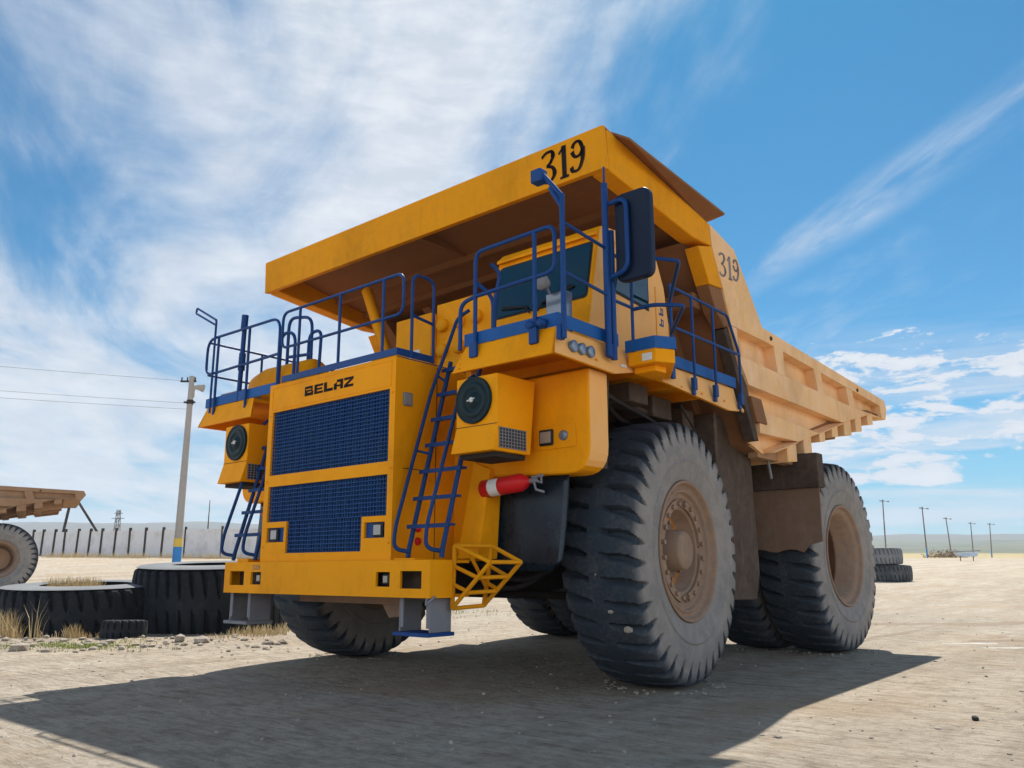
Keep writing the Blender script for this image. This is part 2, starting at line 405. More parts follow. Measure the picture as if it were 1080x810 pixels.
# ------------------------------------------------------------------ the big truck
T = thing('dump_truck', 'huge yellow mining dump truck with blue railings, parked in the middle, numbered 319', 'dump truck')
fr = front_rim().build('wheel', M['rim'], T, loc=(2.748, 0, 1.53)); fr.rotation_euler = (0, 0, R(5.4))
ty = bpy.data.objects.new('tyre', TY); C.objects.link(ty); ty.parent = fr
hub_front().build('bolt_ring', M['rim'], fr); hubcap_front().build('hub', M['rim'], fr)
mb = MB(); mb.lathe([(.30, .478), (.12, .462), (.09, .40), (.07, .22)], (0, 0, 0), n=48); mb.build('hub_cavity', M['cavity'], fr)
# small stones wedged in the tread
mb = MB()
for (th, ax, s_) in ((R(190), .02, .022), (R(205), .12, .030), (R(213), .26, .040)):
    mb = MB(); c = Vector((ax, math.cos(th) * 1.515, math.sin(th) * 1.515))
    mb.tube([c - Vector((s_, 0, 0)), c, c + Vector((s_, 0, 0))], [s_ * .7, s_, s_ * .6], 6)
    mb.build('wedged_stone', M['stone'], fr)
fl = fr.copy(); C.objects.link(fl); fl.location = (-2.748, 0, 1.53); fl.rotation_euler = (0, 0, R(185.4))
for ch in [c for c in fr.children if c.name.startswith(('tyre', 'bolt', 'hub')) ]:
    d = ch.copy(); C.objects.link(d); d.parent = fl
rr_ = rear_rim().build('wheel', M['rim'], T, loc=(2.70, 5.3, 1.53))
ty = bpy.data.objects.new('tyre', TY); C.objects.link(ty); ty.parent = rr_; ty.rotation_euler = (R(3), 0, 0)
rear_hub().build('hub', M['hub'], rr_)
for x, rz, rx in ((1.66, 0, 11), (-2.70, 180, 5), (-1.66, 180, 17)):
    w = rr_.copy(); C.objects.link(w); w.location = (x, 5.3, 1.53); w.rotation_euler = (0, 0, R(rz))
    for ch in rr_.children:
        d = ch.copy(); C.objects.link(d); d.parent = w
        if d.name.startswith('tyre'): d.rotation_euler = (R(rx), 0, 0)
# chassis
mb = MB()
for s in (-1, 1):
    mb.prism([(-2.4, 1.05), (-2.4, 1.5), (-1.2, 1.55), (2, 1.9), (6.6, 1.9), (6.6, 1.35), (2, 1.25), (-1.2, 1.0)], 'x', s * .72 - .16, s * .72 + .16)
mb.box(-.8, .8, -2.3, -1.7, 1.05, 1.45); mb.box(-.8, .8, 1.6, 1.9, 1.3, 1.8); mb.box(-.8, .8, 5.9, 6.4, 1.35, 1.85)
mb.build('frame', M['chassis'], T, .02)
mb = MB()
mb.tube([(-2.5, 0, 1.53), (-1.6, 0, 1.45), (-.9, 0, 1.2), (.9, 0, 1.2), (1.6, 0, 1.45), (2.5, 0, 1.53)], [.26, .3, .22, .22, .3, .26], 14)
mb.tube([(-2.1, .35, 1.25), (2.1, .35, 1.25)], .06, 8); mb.tube([(-1.9, -.3, 1.0), (1.9, -.3, 1.0)], .05, 8)
for s in (-1, 1):
    mb.tube([(s * 1.55, .1, 1.6), (s * 1.5, -.1, 3.2)], .17, 12); mb.tube([(s * 1.55, .1, 1.5), (s * 1.53, 0, 2.3)], .23, 12)
    mb.tube([(s * 1.3, -.1, 1.35), (s * .5, -1.6, 1.1)], .09, 8)
mb.build('front_axle', M['chassis'], T)
mb = MB()
mb.tube([(-2.3, 5.3, 1.53), (-1.2, 5.3, 1.53), (-.7, 5.3, 1.53), (.7, 5.3, 1.53), (1.2, 5.3, 1.53), (2.3, 5.3, 1.53)], [.42, .5, .62, .62, .5, .42], 18)
mb.tube([(0, 5.2, 1.5), (0, 2.6, 1.4)], .3, 12)
mb.build('rear_axle', M['chassis'], T)
mb = MB(); mb.box(-.6, .6, -1.7, 1.3, 1.1, 2.7); mb.box(-.9, .9, -1.2, .5, 1.5, 2.4); mb.tube([(0, 1.3, 1.8), (0, 2.9, 1.6)], .35, 14)
mb.build('engine', M['chassis'], T, .03)
mb = MB()                                              # pale cross beam seen under the bumper
mb.box(-1.1, .95, -2.30, -2.12, .93, 1.02); mb.prism([(.35, 1.03), (.95, 1.03), (.75, .80), (.55, .78)], 'y', -2.25, -2.05)
mb.build('tow_beam', M['rim'], T, .01)
for s in (-1, 1):
    mb = MB(); mb.tube([(s * 1.15, 2.3, 1.6), (s * 1.15, 2.9, 2.6)], .2, 14); mb.tube([(s * 1.15, 2.9, 2.6), (s * 1.15, 3.3, 3.2)], .13, 12)
    mb.build('hoist_cylinder', M['grey'], T)
# tanks on each side between the axles
for s in (-1, 1):
    mb = MB(); mb.prism([(1.75, 1.15), (1.75, 2.45), (2.95, 2.45), (2.95, 1.3), (2.8, 1.15)], 'x', s * 1.0, s * 1.75)
    mb.build('fuel_tank' if s > 0 else 'oil_tank', M['darkbrown'], T, .05)
# bumper
mb = MB()
Z0, Z1 = 1.04, 1.415
def hole_plate(mb, x0, x1, z0, z1, y0, y1, holes):
    xs = sorted({x0, x1} | {h[0] for h in holes} | {h[1] for h in holes})
    for a, b in zip(xs[:-1], xs[1:]):
        hs = [h for h in holes if h[0] <= a + 1e-6 and h[1] >= b - 1e-6]
        segs = [(z0, z1)]
        for h in hs:
            segs = [q for (c, d) in segs for q in ((c, h[2]), (h[3], d)) if q[1] - q[0] > 1e-4] if hs else segs
        for c, d in segs: mb.box(a, b, y0, y1, c, d)
BH = [(-1.76, -1.44, 1.135, 1.305), (-1.29, -1.07, 1.145, 1.295), (1.07, 1.29, 1.145, 1.295), (1.45, 1.77, 1.13, 1.305)]
hole_plate(mb, -1.89, 1.89, Z0, Z1, -2.90, -2.87, BH)
mb.box(-1.89, -1.86, -2.868, -2.58, Z0, Z1); mb.box(1.86, 1.89, -2.868, -2.58, Z0, Z1)
mb.box(-1.858, 1.858, -2.868, -2.30, Z1 - .03, Z1); mb.box(-1.858, 1.858, -2.868, -2.30, Z0, Z0 + .03)
bumper = mb.build('bumper', M['yellow'], T)
mb = MB(); mb.box(-1.85, 1.85, -2.70, -2.66, Z0 + .04, Z1 - .04); mb.build('bumper_lining', M['darkbrown'], bumper)
for h in (BH[1], BH[2]):
    mb = MB(); mb.box(h[0] + .05, h[1] - .05, -2.86, -2.70, h[2] + .02, h[3] - .02); mb.build('fog_lamp', M['black'], bumper, .012)
    mb = MB(); mb.box(h[0] + .075, h[1] - .075, -2.868, -2.855, h[2] + .04, h[3] - .04); mb.build('fog_lamp_lens', M['lens'], bumper, .004)
mb = MB()
mb.tube(fillet([(1.93, -2.86, 1.06), (1.90, -2.92, 1.0), (1.86, -2.92, .97), (1.85, -2.9, 1.03)], .02), .012, 6); mb.build('shackle', M['grey'], bumper)
mb = MB(); number319(mb, lambda x, z: (-1.27 + x * .18, -2.9025, 1.32 + z * .06)); mb.build('painted_number', M['decalgrey'], bumper)
mb = MB(); mb.box(1.30, 1.62, -2.86, -2.62, 1.416, 1.435); mb.build('bumper_bracket', M['yellow'], bumper, .006)
mb = MB(); mb.box(-1.75, -1.5, -2.82, -2.62, 1.416, 1.46)
mb.build('bumper_bracket', M['yellow'], bumper, .006)
# bumper steps
for s in (-1, 1):
    xa, xb = (1.34, 1.80) if s > 0 else (-1.88, -1.42)
    mb = MB(); mb.box(xa - .03, xb + .03, -2.86, -2.48, .66, .698); st = mb.build('bumper_step', M['blue'] if s > 0 else M['grey'], T, .004)
    for (p, q, o_) in ((xa, xa + .02, 1), (xb - .02, xb, -1)):
        mb = MB(); mb.box(p, q, -2.80, -2.5, .70, 1.038); mb.box(*sorted((p + .021 * o_ if o_ > 0 else p - .04, p + .06 if o_ > 0 else p - .001)), -2.80, -2.775, .74, 1.038); mb.build('side_plate', M['grey'], st, .004)
# radiator housing
HX = 1.217
mb = MB()
mb.box(-HX + .001, HX - .001, -2.76, -1.0, 1.417, 3.64)
mb.box(-HX, -1.125, -2.83, -2.761, 1.417, 3.65); mb.box(1.125, HX, -2.83, -2.761, 1.417, 3.65)
mb.box(-1.1245, 1.1245, -2.83, -2.761, 3.285, 3.65)
mb.box(-1.1245, 1.1245, -2.83, -2.761, 2.335, 2.475)
mb.box(-1.1245, 1.1245, -2.83, -2.761, 1.417, 1.515)
mb.box(-1.1245, -.70, -2.83, -2.761, 1.5155, 1.65); mb.box(-1.1245, -.70, -2.83, -2.761, 1.825, 1.895)
mb.box(-1.1245, -1.105, -2.83, -2.761, 1.651, 1.824); mb.box(-.745, -.70, -2.83, -2.761, 1.651, 1.824)
mb.box(.715, 1.1245, -2.83, -2.761, 1.5155, 1.655); mb.box(.715, 1.1245, -2.83, -2.761, 1.825, 1.89)
mb.box(.715, .765, -2.83, -2.761, 1.656, 1.824); mb.box(1.105, 1.1245, -2.83, -2.761, 1.656, 1.824)
hood = mb.build('radiator_housing', M['yellow'], T)
mb = MB()                                              # raised rim of the name panel
for (a, b, c, d) in ((-1.15, 1.15, 3.60, 3.612), (-1.15, 1.15, 3.315, 3.327), (-1.15, -1.138, 3.328, 3.599), (1.138, 1.15, 3.328, 3.599)): mb.box(a, b, -2.836, -2.8302, c, d)
mb.build('panel_trim', M['yellow'], hood)
def mesh_grille(rects, name):
    mb = MB()
    for (x0, x1, z0, z1) in rects:
        n = round((z1 - z0) / .046); m = round((x1 - x0) / .05)
        for i in range(n + 1):
            z = z0 + (z1 - z0) * i / n; mb.box(x0, x1, -2.812, -2.800, max(z0, z - .005), min(z1, z + .005))
        for i in range(m + 1):
            x = x0 + (x1 - x0) * i / m; mb.box(max(x0, x - .007), min(x1, x + .007), -2.799, -2.790, z0, z1)
    return mb.build(name, M['navy'], hood)
mesh_grille([(-1.124, 1.124, 2.477, 3.283)], 'upper_grille'); mesh_grille([(-1.124, 1.124, 1.897, 2.333), (-.698, .713, 1.517, 1.896)], 'lower_grille')
mb = MB(); mb.box(-1.12, 1.12, -2.775, -2.762, 1.52, 3.28)
for k in range(60): mb.box(-1.1 + k * .037, -1.092 + k * .037, -2.786, -2.776, 1.53, 3.27)
mb.build('radiator_core', M['core'], hood)
for (x0, x1, lx) in ((-1.10, -.75, -1.04), (.77, 1.10, .90)):
    mb = MB(); mb.box(x0, x1, -2.80, -2.765, 1.66, 1.82); hl = mb.build('headlight', M['blue'], T)
    mb = MB(); mb.box(lx, lx + .17, -2.828, -2.801, 1.668, 1.812); mb.build('headlight_bezel', M['black'], hl, .01)
    mb = MB(); mb.box(lx + .025, lx + .145, -2.838, -2.829, 1.685, 1.795); mb.build('headlight_lens', M['lens'], hl, .012)
mb = MB(); mb.box(HX + .0005, HX + .03, -2.72, -2.59, 3.10, 3.25); ml = mb.build('marker_lamp', M['grey'], T, .01)
mb = MB(); mb.box(HX + .031, HX + .036, -2.70, -2.61, 3.12, 3.23); mb.build('lamp_lens', M['lens'], ml)
# BELAZ lettering: wide block capitals
mb = MB()
def lt(polys, x0):
    for p in polys: mb.prism([(x0 + a * .172, 3.41 + b * .118 + (x0 + a * .165) * 0) for a, b in p], 'y', -2.8335, -2.8305)
LB = [[(0, 0), (.12, 0), (.12, 1), (0, 1)], [(.12, 0), (1, 0), (1, .32), (.12, .32)], [(.12, .42), (.9, .42), (.9, .62), (.12, .62)], [(.12, .74), (.9, .74), (.9, 1), (.12, 1)], [(.78, .32), (1, .32), (1, .42), (.78, .42)], [(.76, .62), (.9, .62), (.9, .74), (.76, .74)], [(0.121, .32), (.3, .32), (.3, .42), (.121, .42)]]
LE = [[(0, 0), (.3, 0), (.3, 1), (0, 1)], [(.3, 0), (1, 0), (1, .24), (.3, .24)], [(.3, .4), (.9, .4), (.9, .6), (.3, .6)], [(.3, .76), (1, .76), (1, 1), (.3, 1)]]
LL = [[(0, 0), (.32, 0), (.32, 1), (0, 1)], [(.32, 0), (1, 0), (1, .3), (.32, .3)]]
LA = [[(0, 0), (.32, 0), (.32, .75), (0, .6)], [(.32, .72), (1, .72), (1, 1), (.32, 1)], [(.7, 0), (1, 0), (1, .72), (.7, .72)], [(.32, .28), (.7, .28), (.7, .46), (.32, .46)]]
LZ = [[(0, .74), (1, .74), (1, 1), (0, 1)], [(0, 0), (1, 0), (1, .26), (0, .26)], [(0, .26), (.38, .26), (1, .74), (.62, .74)]]
for i, L_ in enumerate((LB, LE, LL, LA, LZ)): lt(L_, -.46 + i * .192)
mb.build('name_lettering', M['decal'], hood)
mb = MB()
mb.box(HX + .0005, HX + .004, -2.20, -2.192, 1.43, 3.62); mb.box(HX + .0005, HX + .004, -2.70, -2.205, 2.40, 2.408); mb.build('panel_seam', M['chassis'], hood)
def bolts(pts, axis, r, par, mat, name='bolt_row', h=.012):
    for p in pts:
        mb = MB(); d = Vector({'x': (1, 0, 0), '-x': (-1, 0, 0), 'y': (0, -1, 0)}[axis]); p = Vector(p)
        mb.tube([p - d * .002, p + d * h], r, 6); mb.build(name, mat, par)
bolts([(x, -2.83, z) for x in (-1.17, 1.17) for z in (1.6, 2.4, 3.24)], 'y', .014, hood, M['yellow'], 'bolt')
bolts([(HX, y, z) for y in (-2.64, -2.28) for z in (1.55, 2.3, 3.5)], 'x', .014, hood, M['yellow'], 'bolt')
# hood deck: toe plates and rails
RB = .0185
mb = MB(); mb.box(-.95, HX + .01, -2.85, -2.832, 3.655, 3.735); mb.box(HX + .011, HX + .03, -2.85, -2.27, 3.655, 3.735); mb.box(-HX, HX, -2.82, -1.0, 3.641, 3.652)
mb.build('hood_toe_plate', M['blue'], T)
def rail(paths, r=RB, name='railing', mat='blue', fr=.12, ring=8):
    mb = MB()
    for p in paths: mb.tube(fillet(p, fr), r, ring)
    return mb.build(name, M[mat], T)
Y = -2.83
rail([[(.97, Y, 4.12), (-1.02, Y, 4.12), (-1.02, Y, 4.60), (1.31, Y, 4.60), (1.31, Y, 4.12), (.97, Y, 4.12)], [(-.65, Y, 3.66), (-.65, Y, 4.60)], [(.17, Y, 3.66), (.17, Y, 4.60)], [(.97, Y, 3.66), (.97, Y, 4.60)]])
rail([[(1.24, -2.63, 3.66), (1.24, -2.63, 4.66), (1.24, -2.29, 4.66), (1.24, -2.29, 3.66)], [(1.24, -2.63, 4.16), (1.24, -2.29, 4.12)]])
# machinery cabinets behind the hood
mb = MB(); mb.box(-.26, .42, -1.55, -.7, 3.653, 4.62); cab1 = mb.build('resistor_cabinet', M['yellow'], T, .015)
mb = MB(); mb.box(.02, .22, -1.556, -1.551, 4.05, 4.15); mb.build('white_sticker', M['white'], cab1)
mb = MB(); mb.box(.422, 1.42, -1.45, -.7, 3.3, 4.74); cab2 = mb.build('blower_cabinet', M['yellow'], T, .015)
for i in range(3):
    for j in range(3):
        mb = MB(); mb.lathe([(-1.451, .09), (-1.50, .09), (-1.52, .075), (-1.52, .001)], (.56 + i * .3, 0, 3.75 + j * .34), 'y', 20); mb.build('round_cap', M['yellow'], cab2)
mb = MB(); mb.tube([(-1.72, -.9, 5.58), (-1.15, -.9, 4.35)], .085, 4); mb.box(-1.3, -.5, -1.1, -.6, 3.65, 4.38); mb.build('body_rest', M['canopy'], T)
# decks
def deck(s):
    X = lambda a: s * a
    mb = MB()
    def bx(x0, x1, *r): mb.box(min(X(x0), X(x1)), max(X(x0), X(x1)), *r)
    bx(2.05, 3.24, -2.56, -1.95, 3.60, 3.65); bx(1.4, 3.24, -1.9499, 1.28, 3.60, 3.65)
    mb.hexa([(X(1.92), -2.66, 3.36), (X(3.31), -2.66, 3.36), (X(3.24), -2.56, 3.652), (X(2.03), -2.56, 3.652)], [(X(1.94), -2.62, 3.36), (X(3.27), -2.62, 3.36), (X(3.22), -2.53, 3.648), (X(2.05), -2.53, 3.648)])
    if s > 0:
        a = [(-2.66, 3.36), (-1.62, 3.33), (-1.2, 3.42), (-.9, 3.43), (.7, 3.33), (1.0, 3.31), (1.3, 3.34)]
    else: a = [(-2.66, 3.36), (1.3, 3.36)]
    for p, q in zip(a[:-1], a[1:]):
        f = lambda yy: 3.24 
        mb.hexa([(X(3.31), p[0], p[1]), (X(3.31), q[0], q[1]), (X(3.242), q[0] if q[0] < 1.2 else 1.3, 3.652), (X(3.242), max(p[0], -2.56), 3.652)], [(X(3.27), p[0], p[1]), (X(3.27), q[0], q[1]), (X(3.22), q[0] if q[0] < 1.2 else 1.3, 3.648), (X(3.22), max(p[0], -2.56), 3.648)])
    for yy in (-1.6, -.8, 0, .8): bx(1.4, 3.2, yy, yy + .06, 3.48, 3.599)
    bx(1.4, 1.48, -1.9, 1.28, 3.42, 3.599)
    return mb.build('deck', M['body'] if s > 0 else M['yellow'], T)
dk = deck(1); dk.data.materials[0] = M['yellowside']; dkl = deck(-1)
# toe plates of the near deck
mb = MB(); mb.box(2.02, 3.27, -2.575, -2.562, 3.655, 3.79); mb.box(3.272, 3.285, -2.575, -1.50, 3.655, 3.79); mb.build('toe_plate', M['toeblue'], dk); mb = MB(); mb.box(3.272, 3.285, -.44, 1.3, 3.655, 3.79)
mb.build('toe_plate', M['toeblue'], dk)
mb = MB(); mb.box(-3.285, -1.5, -2.575, -2.562, 3.655, 3.79); mb.box(-3.285, -3.272, -2.56, 1.3, 3.655, 3.79); mb.build('toe_plate', M['toeblue'], dkl)
for yy in (-2.35, -2.21, -2.06):
    mb = MB(); mb.lathe([(3.285, .062), (3.325, .062), (3.33, .05), (3.33, .001)], (0, yy, 3.48), 'x', 20); mb.build('deck_lamp', M['lensgrey'], dk)
for (bx_, by_) in ((2.2, -2.62), (3.02, -2.62)):
    mb = MB(); mb.box(bx_ - .05, bx_ + .05, -2.645, -2.60, 3.50, 3.66); mb.build('rail_foot', M['blue'], dk, .006)
mb = MB(); mb.box(3.28, 3.31, -1.50, -1.40, 3.43, 3.46); mb.build('name_plate', M['white'], dk)
bolts([(2.02 + k * .012, -2.655, 3.40 + k * .05) for k in range(4)], 'y', .011, dk, M['yellow'], 'bolt')
bolts([(3.30, y, 3.42) for y in (-1.95, -1.2, -.2, .3, .9)], 'x', .013, dk, M['yellow'], 'bolt')
for yy in (.05, .6, 1.28):
    mb = MB(); mb.box(3.312, 3.345, yy - .03, yy + .03, 3.36, 3.46); mb.build('rail_foot', M['blue'], dk, .004)
for k, (p0, p1, p2) in enumerate((((2.9, -1.5, 3.3), (2.7, -.6, 3.0), (2.3, .3, 3.2)), ((3.0, -1.4, 3.2), (2.85, 0, 3.05), (2.6, 1.1, 2.9)), ((2.5, -1.3, 3.1), (2.2, -.7, 2.7), (1.6, -.2, 2.4)), ((3.05, .2, 3.3), (2.95, .8, 3.0), (2.9, 1.1, 2.5)))):
    mb = MB(); mb.tube(fillet([p0, p1, p2], .6, 8), .028 - k * .004, 8); mb.build('hose', M['chassis'], T)
for k, (x0, z0) in enumerate(((1.2, 1.25), (1.4, 1.35), (.9, 1.5))):
    mb = MB(); mb.tube(fillet([(x0, -1.6, z0), (x0 + .5, -1.45, z0 - .2), (x0 + .9, -1.1, z0 + .1), (x0 + 1.0, -.5, z0 + .3)], .3, 6), .03, 8); mb.build('hose', M['chassis'], T)
# landing outboard of the cab door
mb = MB(); mb.prism([(3.32, -1.38), (3.66, -1.38), (3.78, -1.18), (3.32, -.5)], 'z', 3.45, 3.60); mb.prism([(3.33, -1.28), (3.6, -1.28), (3.62, -1.1), (3.33, -.7)], 'z', 3.38, 3.449)
ld = mb.build('door_landing', M['yellow'], T, .01)
mb = MB(); mb.prism([(3.30, -1.40), (3.67, -1.40), (3.80, -1.18), (3.33, -.48), (3.32, -.50), (3.775, -1.18), (3.66, -1.38), (3.30, -1.38)], 'z', 3.601, 3.73); mb.build('landing_toe_plate', M['toeblue'], ld)
mb = MB(); mb.box(3.50, 3.62, -1.386, -1.381, 3.48, 3.56); mb.build('white_sticker', M['white'], ld)
# near railings
Y = -2.60
rail([[(2.2, Y, 3.52), (2.2, Y, 4.68), (3.28, Y, 4.70), (3.28, Y, 4.21), (2.2, Y, 4.18)], [(3.02, Y, 3.52), (3.02, Y, 4.70)], [(2.2, Y, 4.18), (1.98, Y, 4.14), (1.98, Y, 3.62)]], .023)
rail([[(3.38, -2.6, 3.50), (3.38, -2.6, 5.0)], [(3.38, -2.6, 4.98), (3.17, -2.66, 5.27)], [(3.38, -2.6, 4.86), (3.25, -2.62, 5.1)]], .028, 'lamp_post', fr=.03)
mb = MB(); mb.box(3.07, 3.20, -2.72, -2.60, 5.17, 5.31); mb.build('camera_box', M['blue'], T, .01)
X = 3.35
rail([[(3.38, -2.58, 4.70), (X, -1.78, 4.67)], [(3.38, -2.58, 4.18), (X, -1.78, 4.15)], [(X, -1.70, 4.65), (X, -1.31, 4.60), (X, -1.31, 3.52)], [(X, -1.7, 4.12), (X, -1.31, 4.12)]])
rail([[(X, -1.79, 3.48), (X, -1.79, 5.42)], [(X, -1.69, 3.46), (X, -1.69, 4.9)]], .036, 'mirror_post')
rail([[(X, -1.79, 5.40), (X, -1.79, 5.62)]], .012, 'antenna')
rail([[(X, -1.31, 4.60), (3.66, -1.31, 4.62), (3.85, -1.12, 4.60), (X, -.47, 4.42), (X, -.47, 3.60)], [(X, -1.31, 4.10), (3.62, -1.31, 4.10), (3.86, -1.08, 4.10), (X, -.47, 4.02)]], .023, fr=.06)
rail([[(X, -.47, 4.60), (X, 1.02, 4.58), (X, 1.31, 4.12), (X, 1.31, 3.42)], [(X, -.47, 4.10), (X, 1.31, 4.10)], [(X, .05, 3.44), (X, .05, 4.60)], [(X, .60, 3.44), (X, .60, 4.59)], [(X, -.47, 3.60), (X, -.47, 4.62)]], fr=.05)
rail([[(2.24, -2.4, 4.60), (2.30, -2.3, 4.50), (2.22, -2.3, 4.25), (2.20, -2.3, 3.80)], [(1.98, -2.35, 4.45), (2.1, -2.2, 4.3), (2.1, -2.2, 3.7)]], .024, 'grab_rail')
for (yy, zz) in ((-1.74, 3.55), (-.47, 3.55), (.05, 3.5), (.6, 3.5), (1.31, 3.5), (-2.6, 3.57)):
    mb = MB(); mb.box(3.312, 3.365, yy - .04, yy + .04, zz - .08, zz + .07); mb.build('rail_bracket', M['blue'], dk, .008)
# mirror
mb = MB(); P_ = fillet([(3.42, 4.28, 0), (3.86, 4.28, 0), (3.86, 5.28, 0), (3.42, 5.28, 0)], .11, 5, True)
mb.prism([(p.x, p.y) for p in P_], 'y', -1.72, -1.62); mir = mb.build('wing_mirror', M['mirrorback'], T, .02)
rail([[(X, -1.76, 5.18), (3.60, -1.76, 5.20), (3.60, -1.76, 4.38), (X, -1.76, 4.34)]], .026, 'mirror_bracket')
mb = MB(); mb.prism([(3.46 + .0, 4.36), (3.82, 4.36), (3.82, 5.2), (3.46, 5.2)], 'y', -1.618, -1.612); mb.build('mirror_glass', glass('mirror_glass', (.6, .65, .7), .02), mir)
# far railings
Y = -2.60
rail([[(-3.0, Y, 4.15), (-3.30, Y, 4.16), (-3.30, Y, 4.70), (-1.43, Y, 4.68), (-1.43, Y, 3.70)], [(-3.0, Y, 4.15), (-1.43, Y, 4.17)], [(-3.0, Y, 3.52), (-3.0, Y, 4.68)], [(-2.18, Y, 3.52), (-2.18, Y, 4.68)]], .02, fr=.2)
rail([[(-3.06, Y - .03, 3.55), (-3.06, Y - .03, 4.95), (-3.08, Y - .03, 4.96)], [(-3.06, -2.63, 4.96), (-3.66, -2.63, 5.27), (-3.68, -2.63, 5.19), (-3.06, -2.63, 4.88)]], .017, 'mirror_post', fr=.03)
rail([[(-2.44, Y + .05, 3.65), (-2.40, Y + .05, 4.90)]], .035, 'lamp_post')
for z0, z1 in ((4.72, 4.92), (4.1, 4.35)):
    mb = MB(); mb.tube([(-2.42, -2.55, z0), (-2.41, -2.55, z1)], .05, 8); mb.build('post_collar', M['blue'], T)
rail([[(-3.33, -2.55, 4.67), (-3.33, 1.25, 4.64), (-3.33, 1.25, 3.5)], [(-3.33, -2.55, 4.17), (-3.33, 1.25, 4.15)], [(-3.33, -1.65, 4.67), (-3.33, -1.65, 3.5)], [(-3.33, -.2, 4.67), (-3.33, -.2, 3.5)]], .019)
Y = -2.0
rail([[(-2.12, Y, 3.65), (-2.12, Y, 4.95), (-1.55, Y, 4.85), (-1.53, Y, 3.65)], [(-1.62, Y, 3.65), (-1.60, Y, 4.62), (-1.32, Y, 4.62), (-1.36, Y, 3.65)], [(-2.12, Y, 4.35), (-1.53, Y, 4.3)], [(-1.85, Y - .3, 3.65), (-1.85, Y - .3, 4.6), (-1.5, Y - .3, 4.55), (-1.5, Y - .3, 3.65)]], .024, fr=.18)
mb = MB(); mb.lathe([(-1.45, .001), (-1.45, .2), (-1.5, .28), (-2.5, .30), (-2.8, .24), (-2.95, .12), (-2.98, .001)], (0, -1.95, 3.95), 'x', 28); mb.build('air_receiver', M['yellow'], T)
mb = MB(); mb.box(-3.1, -2.45, -2.45, -2.1, 3.652, 3.86); mb.build('battery_box', M['rim'], T, .01)
# filter boxes with round covers
def filterbox(s):
    X = lambda a: s * a
    a, b = 1.975, 2.555
    mb = MB()
    poly = [(-2.64, 3.28), (-2.64, 2.76), (-2.72, 2.48), (-2.12, 2.48), (-2.03, 3.28)]
    mb.prism(poly, 'x', X(a), X(b))
    o = mb.build('filter_box', M['yellow'], T, .01)
    mb = MB(); mb.box(min(X(a + .05), X(b - .05)), max(X(a + .05), X(b - .05)), -2.62, -2.15, 2.43, 2.479); mb.build('box_outlet', M['chassis'], o)
    mb = MB(); mb.lathe([(-2.641, .247), (-2.668, .247), (-2.676, .235), (-2.664, .222), (-2.664, .19), (-2.674, .18), (-2.674, .13), (-2.662, .12), (-2.662, .09), (-2.69, .07), (-2.69, .001)], (X(2.235), 0, 3.03), 'y', 40)
    c = mb.build('filter_cover', M['filter'], T)
    mb = MB(); mb.lathe([(-2.691, .028), (-2.70, .024), (-2.70, .001)], (X(2.235), 0, 3.03), 'y', 12); mb.tube([(X(2.235) - .05, -2.70, 3.02), (X(2.235) + .05, -2.70, 3.04)], .008, 6)
    mb.build('cover_latch', M['white'], c)
    for xs in ((b, 1), (a, -1)):
        xo = X(xs[0]); d = s * xs[1]
        mb = MB(); x1 = xo + d * .003; mb.box(min(xo, x1), max(xo, x1), -2.62, -2.20, 2.515, 2.725)
        vg = mb.build('vent_opening', M['black'], o)
        mb = MB(); x0, x1 = xo + d * .0035, xo + d * .008
        for k in range(10): mb.box(min(x0, x1), max(x0, x1), -2.62 + k * .046, -2.608 + k * .046, 2.515, 2.725)
        x0, x1 = xo + d * .0085, xo + d * .012
        for k in range(7): mb.box(min(x0, x1), max(x0, x1), -2.62, -2.20, 2.515 + k * .0335, 2.524 + k * .0335)
        mb.build('vent_grille', M['grey'], o)
    mb = MB(); mb.box(min(X(a), X(b)) + .001, max(X(a), X(b)) - .001, -2.645, -2.6405, 2.757, 2.763); mb.build('cover_seam', M['chassis'], o)
filterbox(1); filterbox(-1)
